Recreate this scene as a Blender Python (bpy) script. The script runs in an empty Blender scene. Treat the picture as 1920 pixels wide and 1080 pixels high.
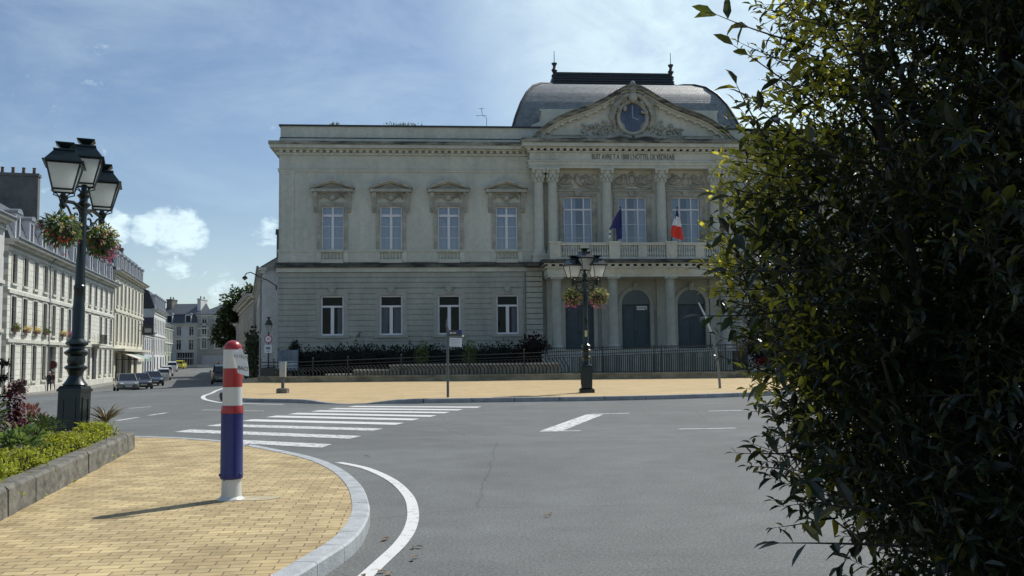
import bpy, math, random
from mathutils import Vector, Matrix
random.seed(7)
R = math.radians
sc = bpy.context.scene
col = sc.collection
# ------------------------------------------------------------------ camera
cam_d = bpy.data.cameras.new('camera'); cam = bpy.data.objects.new('camera', cam_d); col.objects.link(cam)
FPX = 1700.0
pit = math.atan(127 / FPX); rol = 0.011
r0 = Vector((1, 0, 0)); f0 = Vector((0, math.cos(pit), math.sin(pit))); u0 = Vector((0, -math.sin(pit), math.cos(pit)))
cu = u0 * math.cos(rol) + r0 * math.sin(rol); cr = r0 * math.cos(rol) - u0 * math.sin(rol)
m = Matrix.Identity(4)
for i in range(3):
    m[i][0] = cr[i]; m[i][1] = cu[i]; m[i][2] = -f0[i]
m[2][3] = 1.45
cam.matrix_world = m
cam_d.sensor_width = 36.0; cam_d.lens = 36.0 * FPX / 1920.0
cam_d.clip_start = 0.05; cam_d.clip_end = 3000
sc.camera = cam
# ------------------------------------------------------------------ light
SUN_EL = R(50); SUN_DIR = Vector((0.66, 0.75, 0)).normalized() * math.cos(SUN_EL) + Vector((0, 0, math.sin(SUN_EL)))
SUN_AZ = math.atan2(SUN_DIR.x, SUN_DIR.y)          # clockwise from +Y
sd = bpy.data.lights.new('sun', 'SUN'); sd.energy = 4.15; sd.angle = R(0.5); sd.color = (1.0, 0.965, 0.885)
so = bpy.data.objects.new('sun', sd); col.objects.link(so)
so.rotation_euler = (-SUN_DIR).to_track_quat('-Z', 'Y').to_euler(); so.location = (20, 20, 60)
w = bpy.data.worlds.new('World'); sc.world = w; w.use_nodes = True
nt = w.node_tree; N = nt.nodes; LK = nt.links
for n in list(N): N.remove(n)
out = N.new('ShaderNodeOutputWorld'); bg = N.new('ShaderNodeBackground'); bg.inputs[1].default_value = 0.105
sky = N.new('ShaderNodeTexSky'); sky.sky_type = 'NISHITA'; sky.sun_disc = False
sky.sun_elevation = SUN_EL; sky.sun_rotation = SUN_AZ; sky.air_density = 1.0; sky.dust_density = 0.7; sky.ozone_density = 3.0
tc = N.new('ShaderNodeTexCoord')
def wn(t, **k):
    n = N.new(t)
    for a, b in k.items(): setattr(n, a, b)
    return n
def wmath(op, a, b=None, clamp=False):
    n = N.new('ShaderNodeMath'); n.operation = op; n.use_clamp = clamp
    for i, x in enumerate((a, b)):
        if x is None: continue
        if isinstance(x, (int, float)): n.inputs[i].default_value = x
        else: LK.new(x, n.inputs[i])
    return n.outputs[0]
def cirrus(scale, det, lo, hi, rot):
    mp = wn('ShaderNodeMapping'); mp.inputs['Scale'].default_value = scale; mp.inputs['Rotation'].default_value = rot
    LK.new(tc.outputs['Generated'], mp.inputs[0])
    ns = wn('ShaderNodeTexNoise'); ns.inputs['Scale'].default_value = 1.0; ns.inputs['Detail'].default_value = det; ns.inputs['Roughness'].default_value = 0.62
    ns.inputs['Distortion'].default_value = 0.5
    LK.new(mp.outputs[0], ns.inputs['Vector'])
    mr = wn('ShaderNodeMapRange'); mr.interpolation_type = 'SMOOTHSTEP'
    mr.inputs[1].default_value = lo; mr.inputs[2].default_value = hi
    LK.new(ns.outputs[0], mr.inputs[0]); return mr.outputs[0]
def dotdir(d):
    n = wn('ShaderNodeVectorMath', operation='DOT_PRODUCT'); LK.new(tc.outputs['Generated'], n.inputs[0]); n.inputs[1].default_value = Vector(d).normalized()
    return n.outputs['Value']
def rng(v, lo, hi):
    mr = wn('ShaderNodeMapRange'); mr.interpolation_type = 'SMOOTHSTEP'
    mr.inputs[1].default_value = lo; mr.inputs[2].default_value = hi; LK.new(v, mr.inputs[0]); return mr.outputs[0]
veil = wmath('MULTIPLY', cirrus((3.2, 3.2, 9.0), 7, 0.36, 0.72, (0.3, 0.5, 0.2)), 0.24)
nearsun = rng(dotdir((0.30, 0.86, 0.42)), 0.90, 0.995)                     # thick thin-cloud patch under the sun
veil2 = wmath('MULTIPLY', nearsun, wmath('ADD', wmath('MULTIPLY', cirrus((5, 5, 10), 6, 0.3, 0.65, (0.1, 0.2, 0.9)), 0.5), 0.5))
cov = wmath('MAXIMUM', veil, veil2)
def skydir(px, py):
    return f0 * FPX + cr * (px - 960) + cu * (540 - py)
cn = cirrus((24, 24, 40), 8, 0.20, 0.85, (0, 0, 0)); cn2 = cirrus((70, 70, 110), 6, 0.2, 0.8, (0, 0, 0)); puff = None
for (px, py, rad, st) in ((275, 432, .017, 1.0), (308, 424, .022, 1.0), (343, 428, .02, 1.0), (368, 440, .014, .8), (318, 445, .02, .8), (210, 428, .02, .9), (340, 500, .018, .6), (365, 508, .014, .5), (305, 508, .014, .35), (500, 438, .017, .7), (420, 548, .026, .5), (330, 565, .035, .4), (170, 130, .05, .16), (60, 300, .08, .22)):
    d = skydir(px, py).normalized()
    c0 = math.cos(rad * 1.42); c1 = math.cos(rad * 0.05)
    b = rng(dotdir(d), c0, c1)
    puff = wmath('MAXIMUM', puff, wmath('MULTIPLY', b, st)) if puff is not None else wmath('MULTIPLY', b, st)
nz_ = wmath('ADD', wmath('MULTIPLY', wmath('SUBTRACT', cn, 0.5), 0.75), wmath('MULTIPLY', wmath('SUBTRACT', cn2, 0.5), 0.45))
cov = wmath('MAXIMUM', cov, wmath('MULTIPLY', rng(wmath('ADD', puff, nz_), 0.22, 1.02), 0.93))
sep = wn('ShaderNodeSeparateXYZ'); LK.new(tc.outputs['Generated'], sep.inputs[0])
lowhaze = wmath('MULTIPLY', wmath('SUBTRACT', 1.0, rng(sep.outputs[2], 0.0, 0.20)), 0.34)
cov = wmath('MAXIMUM', cov, lowhaze)
mix = wn('ShaderNodeMixRGB'); LK.new(cov, mix.inputs[0]); LK.new(sky.outputs[0], mix.inputs[1])
ccol = wn('ShaderNodeMixRGB'); LK.new(cn, ccol.inputs[0]); ccol.inputs[1].default_value = (7.0, 8.7, 9.6, 1); ccol.inputs[2].default_value = (8.3, 10.2, 10.6, 1); LK.new(ccol.outputs[0], mix.inputs[2])
LK.new(mix.outputs[0], bg.inputs[0]); LK.new(bg.outputs[0], out.inputs[0])
sc.view_settings.view_transform = 'Standard'; sc.view_settings.look = 'None'; sc.view_settings.gamma = 1.0
sc.view_settings.use_curve_mapping = False; sc.view_settings.exposure = 0.0
sc.cycles.max_bounces = 8; sc.cycles.transparent_max_bounces = 12

# ------------------------------------------------------------------ helpers: materials
def mat(name, c, rough=0.8, var=0.15, scale=2.0, bump=0.0, bscale=40.0, metal=0.0, spec=0.5, c2=None, detail=6):
    M = bpy.data.materials.new(name); M.use_nodes = True
    t = M.node_tree; b = t.nodes['Principled BSDF']
    b.inputs['Roughness'].default_value = rough; b.inputs['Metallic'].default_value = metal
    b.inputs['Specular IOR Level'].default_value = spec
    if var > 0:
        co = t.nodes.new('ShaderNodeTexCoord'); ns = t.nodes.new('ShaderNodeTexNoise')
        ns.inputs['Scale'].default_value = scale; ns.inputs['Detail'].default_value = detail; ns.inputs['Roughness'].default_value = 0.65
        t.links.new(co.outputs['Object'], ns.inputs['Vector'])
        rp = t.nodes.new('ShaderNodeValToRGB')
        a = c2 if c2 else tuple(x * (1 - var) for x in c); bb = tuple(min(1, x * (1 + var)) for x in c)
        rp.color_ramp.elements[0].color = (*a, 1); rp.color_ramp.elements[1].color = (*bb, 1)
        rp.color_ramp.elements[0].position = 0.32; rp.color_ramp.elements[1].position = 0.68
        t.links.new(ns.outputs[0], rp.inputs[0]); t.links.new(rp.outputs[0], b.inputs['Base Color'])
    else:
        b.inputs['Base Color'].default_value = (*c, 1)
    if bump > 0:
        co = t.nodes.new('ShaderNodeTexCoord'); n2 = t.nodes.new('ShaderNodeTexNoise'); n2.inputs['Scale'].default_value = bscale; n2.inputs['Detail'].default_value = 4
        t.links.new(co.outputs['Object'], n2.inputs['Vector'])
        bp = t.nodes.new('ShaderNodeBump'); bp.inputs['Strength'].default_value = bump; bp.inputs['Distance'].default_value = 0.02
        t.links.new(n2.outputs[0], bp.inputs['Height']); t.links.new(bp.outputs[0], b.inputs['Normal'])
    return M
def brickmat(name, c1, c2, cm, bw, bh, mortar, rough=0.85, xz=False, rot=0.0, bump=0.4, var=0.25, off=0.5, vscale=1.5, wob=0):
    M = bpy.data.materials.new(name); M.use_nodes = True
    t = M.node_tree; b = t.nodes['Principled BSDF']; b.inputs['Roughness'].default_value = rough
    co = t.nodes.new('ShaderNodeTexCoord'); mp = t.nodes.new('ShaderNodeMapping')
    t.links.new(co.outputs['Object'], mp.inputs[0])
    mp.inputs['Rotation'].default_value = (R(-90) if xz else 0, 0, rot)
    br = t.nodes.new('ShaderNodeTexBrick'); br.inputs['Scale'].default_value = 1.0
    br.inputs['Brick Width'].default_value = bw; br.inputs['Row Height'].default_value = bh; br.inputs['Mortar Size'].default_value = mortar
    br.inputs['Mortar Smooth'].default_value = 0.3; br.offset = off
    br.inputs['Color1'].default_value = (*c1, 1); br.inputs['Color2'].default_value = (*c2, 1); br.inputs['Mortar'].default_value = (*cm, 1)
    if wob:
        nw = t.nodes.new('ShaderNodeTexNoise'); nw.inputs['Scale'].default_value = 2.5; nw.inputs['Detail'].default_value = 3; t.links.new(co.outputs['Object'], nw.inputs['Vector'])
        wm = t.nodes.new('ShaderNodeMixRGB'); wm.blend_type = 'ADD'; wm.inputs[0].default_value = wob; t.links.new(mp.outputs[0], wm.inputs[1]); t.links.new(nw.outputs['Color'], wm.inputs[2]); t.links.new(wm.outputs[0], br.inputs['Vector'])
    else: t.links.new(mp.outputs[0], br.inputs['Vector'])
    ns = t.nodes.new('ShaderNodeTexNoise'); ns.inputs['Scale'].default_value = vscale; ns.inputs['Detail'].default_value = 8; ns.inputs['Roughness'].default_value = .7
    t.links.new(co.outputs['Object'], ns.inputs['Vector'])
    mr = t.nodes.new('ShaderNodeMapRange'); mr.inputs[1].default_value = .3; mr.inputs[2].default_value = .7; mr.inputs[3].default_value = 1 - var; mr.inputs[4].default_value = 1 + var
    t.links.new(ns.outputs[0], mr.inputs[0])
    mx = t.nodes.new('ShaderNodeVectorMath'); mx.operation = 'SCALE'
    t.links.new(br.outputs['Color'], mx.inputs[0]); t.links.new(mr.outputs[0], mx.inputs['Scale'])
    t.links.new(mx.outputs[0], b.inputs['Base Color'])
    bp = t.nodes.new('ShaderNodeBump'); bp.inputs['Strength'].default_value = bump; bp.inputs['Distance'].default_value = 0.006; bp.invert = True
    t.links.new(br.outputs['Fac'], bp.inputs['Height']); t.links.new(bp.outputs[0], b.inputs['Normal'])
    return M
def leafmat(name, c, tr, rough=0.4, trans=0.35, var=0.5, spec=0.4):
    M = bpy.data.materials.new(name); M.use_nodes = True
    t = M.node_tree; b = t.nodes['Principled BSDF']; b.inputs['Roughness'].default_value = rough; b.inputs['Specular IOR Level'].default_value = spec
    g = t.nodes.new('ShaderNodeNewGeometry')
    rp = t.nodes.new('ShaderNodeValToRGB'); e = rp.color_ramp.elements
    e[0].color = (*[x * (1 - var) for x in c], 1); e[1].color = (*[x * (1 + var) for x in c], 1)
    t.links.new(g.outputs['Random Per Island'], rp.inputs[0]); t.links.new(rp.outputs[0], b.inputs['Base Color'])
    tl = t.nodes.new('ShaderNodeBsdfTranslucent')
    rp2 = t.nodes.new('ShaderNodeValToRGB'); e2 = rp2.color_ramp.elements
    e2[0].color = (*[x * (1 - var * .6) for x in tr], 1); e2[1].color = (*[min(1, x * (1 + var * .6)) for x in tr], 1)
    t.links.new(g.outputs['Random Per Island'], rp2.inputs[0]); t.links.new(rp2.outputs[0], tl.inputs[0])
    mxs = t.nodes.new('ShaderNodeMixShader'); mxs.inputs[0].default_value = trans
    o = t.nodes['Material Output']
    t.links.new(b.outputs[0], mxs.inputs[1]); t.links.new(tl.outputs[0], mxs.inputs[2]); t.links.new(mxs.outputs[0], o.inputs[0])
    return M
def glassmat(name, tint=(.75, .8, .85), refl=0.18, rough=0.02):
    M = bpy.data.materials.new(name); M.use_nodes = True
    t = M.node_tree; t.nodes.remove(t.nodes['Principled BSDF']); o = t.nodes['Material Output']
    gk = .35 if refl == 0 else 1.0
    tr = t.nodes.new('ShaderNodeBsdfTransparent'); tr.inputs[0].default_value = (*tint, 1)
    gl = t.nodes.new('ShaderNodeBsdfGlossy'); gl.inputs['Roughness'].default_value = rough; gl.inputs[0].default_value = (.9 * gk, .95 * gk, 1 * gk, 1)
    fr = t.nodes.new('ShaderNodeFresnel'); fr.inputs[0].default_value = 1.5
    ad = t.nodes.new('ShaderNodeMath'); ad.operation = 'ADD'; ad.use_clamp = True; ad.inputs[1].default_value = refl; t.links.new(fr.outputs[0], ad.inputs[0])
    mx = t.nodes.new('ShaderNodeMixShader'); t.links.new(ad.outputs[0], mx.inputs[0]); t.links.new(tr.outputs[0], mx.inputs[1]); t.links.new(gl.outputs[0], mx.inputs[2])
    t.links.new(mx.outputs[0], o.inputs[0]); return M
def wornpaint(name, c=(.72, .72, .70), under=(.13, .13, .128), lo=.36, hi=.5):
    M = mat(name, c, .75, 0); t = M.node_tree; b = t.nodes['Principled BSDF']
    co = t.nodes.new('ShaderNodeTexCoord'); ns = t.nodes.new('ShaderNodeTexNoise'); ns.inputs['Scale'].default_value = 9; ns.inputs['Detail'].default_value = 10; ns.inputs['Roughness'].default_value = .75
    t.links.new(co.outputs['Object'], ns.inputs['Vector'])
    rp = t.nodes.new('ShaderNodeValToRGB'); e = rp.color_ramp.elements; e[0].position = lo; e[1].position = hi
    e[0].color = (*under, 1); e[1].color = (*c, 1); t.links.new(ns.outputs[0], rp.inputs[0]); t.links.new(rp.outputs[0], b.inputs['Base Color']); return M
def grimy(name, c, dark, sx, sz, lo, hi, rough=.85, bump=.15):
    """stone with streaky grime stains"""
    M = mat(name, c, rough, 0.0, bump=bump, bscale=14); t = M.node_tree; b = t.nodes['Principled BSDF']
    co = t.nodes.new('ShaderNodeTexCoord'); mp = t.nodes.new('ShaderNodeMapping'); mp.inputs['Scale'].default_value = (sx, sx, sz)
    ns = t.nodes.new('ShaderNodeTexNoise'); ns.inputs['Scale'].default_value = 1; ns.inputs['Detail'].default_value = 8; ns.inputs['Roughness'].default_value = .68
    t.links.new(co.outputs['Object'], mp.inputs[0]); t.links.new(mp.outputs[0], ns.inputs['Vector'])
    rp = t.nodes.new('ShaderNodeValToRGB'); e = rp.color_ramp.elements; e[0].position = lo; e[1].position = hi
    e[0].color = (*dark, 1); e[1].color = (*c, 1); t.links.new(ns.outputs[0], rp.inputs[0])
    n2 = t.nodes.new('ShaderNodeTexNoise'); n2.inputs['Scale'].default_value = 2.6; n2.inputs['Detail'].default_value = 9; n2.inputs['Roughness'].default_value = .75; t.links.new(co.outputs['Object'], n2.inputs['Vector'])
    mr = t.nodes.new('ShaderNodeMapRange'); mr.inputs[1].default_value = .3; mr.inputs[2].default_value = .7; mr.inputs[3].default_value = .82; mr.inputs[4].default_value = 1.12; t.links.new(n2.outputs[0], mr.inputs[0])
    sc2 = t.nodes.new('ShaderNodeVectorMath'); sc2.operation = 'SCALE'; t.links.new(rp.outputs[0], sc2.inputs[0]); t.links.new(mr.outputs[0], sc2.inputs['Scale'])
    t.links.new(sc2.outputs[0], b.inputs['Base Color']); return M

# ------------------------------------------------------------------ helpers: meshes
class MB:
    def __init__(s): s.v = []; s.f = []; s.mi = []
    def add(s, vs, fs, mi=0):
        o = len(s.v); s.v += [tuple(p) for p in vs]; s.f += [tuple(i + o for i in f) for f in fs]; s.mi += [mi] * len(fs)
    def box(s, x0, x1, y0, y1, z0, z1, mi=0):
        s.add([(x0, y0, z0), (x1, y0, z0), (x1, y1, z0), (x0, y1, z0), (x0, y0, z1), (x1, y0, z1), (x1, y1, z1), (x0, y1, z1)],
              [(0, 3, 2, 1), (4, 5, 6, 7), (0, 1, 5, 4), (1, 2, 6, 5), (2, 3, 7, 6), (3, 0, 4, 7)], mi)
    def frust(s, c0, h0, c1, h1, mi=0):          # square frustum: centre, (hx,hy) bottom -> top
        vs = []
        for c, h in ((c0, h0), (c1, h1)):
            for sx, sy in ((-1, -1), (1, -1), (1, 1), (-1, 1)): vs.append((c[0] + sx * h[0], c[1] + sy * h[1], c[2]))
        s.add(vs, [(0, 3, 2, 1), (4, 5, 6, 7), (0, 1, 5, 4), (1, 2, 6, 5), (2, 3, 7, 6), (3, 0, 4, 7)], mi)
    def prism(s, poly, y0, y1, mi=0):            # poly in (x,z), extruded in y
        n = len(poly)
        s.add([(x, y0, z) for x, z in poly] + [(x, y1, z) for x, z in poly],
              [tuple(range(n)), tuple(range(2 * n - 1, n - 1, -1))] + [((i + 1) % n, i, n + i, n + (i + 1) % n) for i in range(n)], mi)
    def prismx(s, poly, x0, x1, mi=0):           # poly in (y,z), extruded in x
        n = len(poly)
        s.add([(x0, y, z) for y, z in poly] + [(x1, y, z) for y, z in poly],
              [tuple(range(n)), tuple(range(2 * n - 1, n - 1, -1))] + [((i + 1) % n, i, n + i, n + (i + 1) % n) for i in range(n)], mi)
    def prismz(s, poly, z0, z1, mi=0):
        n = len(poly)
        s.add([(x, y, z0) for x, y in poly] + [(x, y, z1) for x, y in poly],
              [tuple(range(n - 1, -1, -1)), tuple(range(n, 2 * n))] + [(i, (i + 1) % n, n + (i + 1) % n, n + i) for i in range(n)], mi)
    def lathe(s, prof, n=16, c=(0, 0, 0), mi=0, sq=None):
        vs = []; fs = []
        for r, z in prof:
            for k in range(n):
                a = 2 * math.pi * k / n; vs.append((c[0] + r * math.cos(a), c[1] + r * math.sin(a), c[2] + z))
        for j in range(len(prof) - 1):
            for k in range(n):
                fs.append((j * n + k, j * n + (k + 1) % n, (j + 1) * n + (k + 1) % n, (j + 1) * n + k))
        fs.append(tuple(range(n - 1, -1, -1))); fs.append(tuple((len(prof) - 1) * n + k for k in range(n)))
        s.add(vs, fs, mi)
    def tube(s, pts, r, n=6, mi=0):
        pts = [Vector(p) for p in pts]; rs = r if isinstance(r, (list, tuple)) else [r] * len(pts)
        vs = []; fs = []; prev = None
        for i, p in enumerate(pts):
            d = (pts[min(i + 1, len(pts) - 1)] - pts[max(i - 1, 0)])
            if d.length < 1e-9: d = Vector((0, 0, 1))
            d.normalize()
            if prev is None:
                a = Vector((0, 0, 1)) if abs(d.z) < .9 else Vector((1, 0, 0))
                s1 = d.cross(a).normalized()
            else: s1 = (prev - d * prev.dot(d)).normalized()
            prev = s1; s2 = d.cross(s1)
            for k in range(n):
                t = 2 * math.pi * k / n; vs.append(p + (s1 * math.cos(t) + s2 * math.sin(t)) * rs[i])
        for i in range(len(pts) - 1):
            for k in range(n): fs.append((i * n + k, i * n + (k + 1) % n, (i + 1) * n + (k + 1) % n, (i + 1) * n + k))
        fs.append(tuple(range(n - 1, -1, -1))); fs.append(tuple((len(pts) - 1) * n + k for k in range(n)))
        s.add(vs, fs, mi)
    def blob(s, c, r, n=8, m_=5, mi=0):
        c = Vector(c); rx, ry, rz = r if isinstance(r, (tuple, list)) else (r, r, r)
        vs = []; fs = []
        for j in range(m_ + 1):
            ph = math.pi * j / m_ - math.pi / 2
            for k in range(n):
                a = 2 * math.pi * k / n; vs.append((c.x + rx * math.cos(ph) * math.cos(a), c.y + ry * math.cos(ph) * math.sin(a), c.z + rz * math.sin(ph)))
        for j in range(m_):
            for k in range(n): fs.append((j * n + k, j * n + (k + 1) % n, (j + 1) * n + (k + 1) % n, (j + 1) * n + k))
        s.add(vs, fs, mi)
    def leaf(s, p, d, nrm, L, W, fold=.25, droop=.2, mi=0):
        d = d.normalized(); sd_ = d.cross(nrm)
        if sd_.length < 1e-5: sd_ = d.cross(Vector((1, 0, .3)))
        sd_.normalize(); n = sd_.cross(d)
        a = p; b = p + d * L * .38 - n * 0; c = p + d * L * .74 - n * L * droop * .4; e = p + d * L - n * L * droop
        up = n * W * fold
        s.add([a, b + sd_ * W * .5 + up, b, b - sd_ * W * .5 + up, c + sd_ * W * .36 + up * .7, c, c - sd_ * W * .36 + up * .7, e],
              [(0, 2, 1), (0, 3, 2), (1, 2, 5, 4), (2, 3, 6, 5), (4, 5, 7), (5, 6, 7)], mi)
    def petal(s, p, d, nrm, L, W, mi=0):
        d = d.normalized(); sd_ = d.cross(nrm)
        if sd_.length < 1e-5: sd_ = d.cross(Vector((1, .2, 0)))
        sd_.normalize()
        s.add([p, p + d * L * .6 + sd_ * W * .5, p + d * L, p + d * L * .6 - sd_ * W * .5], [(0, 1, 2, 3)], mi)
    def obj(s, name, mats, parent=None, smooth=False, ang=0.7):
        me = bpy.data.meshes.new(name); me.from_pydata(s.v, [], s.f); me.update()
        if not isinstance(mats, (list, tuple)): mats = [mats]
        for q in mats: me.materials.append(q)
        if len(mats) > 1: me.polygons.foreach_set('material_index', s.mi)
        if smooth: me.shade_smooth(); me.set_sharp_from_angle(angle=ang)
        o = bpy.data.objects.new(name, me); col.objects.link(o)
        if parent is not None: o.parent = parent
        return o
def tag(o, label=None, cat=None, group=None, kind=None):
    if label: o['label'] = label
    if cat: o['category'] = cat
    if group: o['group'] = group
    if kind: o['kind'] = kind
    return o
def thing(name, label, cat, loc=(0, 0, 0), rz=0.0, group=None):
    o = bpy.data.objects.new(name, None); col.objects.link(o); o.location = loc; o.rotation_euler = (0, 0, rz)
    o.empty_display_size = .2
    return tag(o, label, cat, group)
def dup(o, parent=None):
    c = o.copy(); col.objects.link(c)
    if parent is not None: c.parent = parent
    for ch in list(o.children): dup(ch, c)
    return c
def rv(): return Vector((random.gauss(0, 1), random.gauss(0, 1), random.gauss(0, 1))).normalized()
def text(body, size, loc, rot, mt, name, parent, extrude=.02, align='CENTER', xs=1.0):
    cu_ = bpy.data.curves.new(name, 'FONT'); cu_.body = body; cu_.size = size; cu_.extrude = extrude; cu_.align_x = align; cu_.align_y = 'CENTER'
    tmp = bpy.data.objects.new(name, cu_); col.objects.link(tmp)
    me = bpy.data.meshes.new_from_object(tmp.evaluated_get(bpy.context.evaluated_depsgraph_get()))
    bpy.data.objects.remove(tmp)
    me.materials.clear(); me.materials.append(mt)
    o = bpy.data.objects.new(name, me); col.objects.link(o); o.location = loc; o.rotation_euler = rot; o.scale = (xs, 1, 1)
    if parent is not None: o.parent = parent
    return o
def wall_grid(b, x0, x1, z0, z1, holes, y, depth, mi=0):
    """front face at y with rectangular holes (hx0,hx1,hz0,hz1) and reveals going back by depth"""
    xs = sorted(set([x0, x1] + [h[0] for h in holes] + [h[1] for h in holes])); zs = sorted(set([z0, z1] + [h[2] for h in holes] + [h[3] for h in holes]))
    xs = [x for x in xs if x0 <= x <= x1]; zs = [z for z in zs if z0 <= z <= z1]
    for i in range(len(xs) - 1):
        for j in range(len(zs) - 1):
            cx = (xs[i] + xs[i + 1]) / 2; cz = (zs[j] + zs[j + 1]) / 2
            if any(h[0] < cx < h[1] and h[2] < cz < h[3] for h in holes): continue
            b.add([(xs[i], y, zs[j]), (xs[i + 1], y, zs[j]), (xs[i + 1], y, zs[j + 1]), (xs[i], y, zs[j + 1])], [(0, 1, 2, 3)], mi)
    for a, c, d, e in holes:
        b.add([(a, y, d), (c, y, d), (c, y, e), (a, y, e), (a, y + depth, d), (c, y + depth, d), (c, y + depth, e), (a, y + depth, e)],
              [(0, 4, 5, 1), (1, 5, 6, 2), (2, 6, 7, 3), (3, 7, 4, 0)], mi)

# ------------------------------------------------------------------ palette
STONE = grimy('hall_stone', (.60, .605, .52), (.44, .45, .39), .6, .16, .30, .66)
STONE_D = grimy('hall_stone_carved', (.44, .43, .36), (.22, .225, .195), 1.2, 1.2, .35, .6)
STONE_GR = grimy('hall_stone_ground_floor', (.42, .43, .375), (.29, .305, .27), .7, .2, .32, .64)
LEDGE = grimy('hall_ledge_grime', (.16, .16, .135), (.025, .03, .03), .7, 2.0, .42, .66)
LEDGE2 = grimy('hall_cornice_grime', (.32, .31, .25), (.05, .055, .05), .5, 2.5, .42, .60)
SLATE = mat('slate', (.075, .085, .095), .48, .35, 6, .5, 30, spec=.6)
SLATE_D = mat('slate_dark', (.03, .034, .04), .5, .3, 4, .2, 20)
WHITE = mat('white_paint', (.72, .72, .74), .5, .05, 3)
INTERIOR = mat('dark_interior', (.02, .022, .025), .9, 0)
GLASS = glassmat('window_glass', (.70, .76, .84), .10)
GLASS_L = glassmat('window_glass_low', (.62, .68, .72), .0, .03)
PANE_D = mat('dark_window_pane', (.018, .022, .026), .06, .3, 1.5, spec=.8)
PANE_M = mat('grey_window_pane', (.09, .10, .11), .12, .4, 1.2, spec=.7)
CURT = mat('net_curtain', (.50, .52, .58), .9, .1, 3)
DOORM = mat('door_paint_blue_green', (.028, .058, .072), .45, .2, 2)
IRON = mat('iron_green_black', (.006, .015, .015), .30, .25, 5, spec=.5)
IRON_D = mat('iron_dark', (.02, .028, .03), .45, .2, 4)
MILK = bpy.data.materials.new('lantern_glass'); MILK.use_nodes = True
_b = MILK.node_tree.nodes['Principled BSDF']; _b.inputs['Base Color'].default_value = (.78, .82, .80, 1); _b.inputs['Roughness'].default_value = .35
_tl = MILK.node_tree.nodes.new('ShaderNodeBsdfTranslucent'); _tl.inputs[0].default_value = (.93, .95, .93, 1); _mx = MILK.node_tree.nodes.new('ShaderNodeMixShader'); _mx.inputs[0].default_value = .78
MILK.node_tree.links.new(_b.outputs[0], _mx.inputs[1]); MILK.node_tree.links.new(_tl.outputs[0], _mx.inputs[2]); MILK.node_tree.links.new(_mx.outputs[0], MILK.node_tree.nodes['Material Output'].inputs[0])
PAVER = brickmat('yellow_pavers', (.53, .415, .215), (.37, .275, .135), (.17, .125, .07), .20, .10, .0058, .85, rot=R(-6), bump=.5, var=.34, vscale=2.2, wob=.03)
PAVER_F = brickmat('yellow_pavers_far', (.54, .405, .21), (.47, .345, .175), (.30, .22, .11), .22, .11, .006, .85, rot=R(8), bump=.3, var=.14, vscale=.7)
KERBM = mat('granite_kerb', (.40, .42, .43), .7, .2, 6, .3, 60)
KERBD = mat('granite_kerb_far', (.30, .30, .30), .75, .25, 3, .3, 40)
OLDSTONE = grimy('old_planter_stone', (.20, .19, .16), (.07, .066, .056), 5, 9, .34, .6, .9, .6)
PAINT = wornpaint('road_paint', (.66, .66, .645), lo=.32, hi=.46)
PAINT_W = wornpaint('road_paint_worn', (.66, .66, .64), lo=.40, hi=.50)
BARK = mat('bark', (.06, .045, .03), .9, .3, 8, .5, 30)

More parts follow.
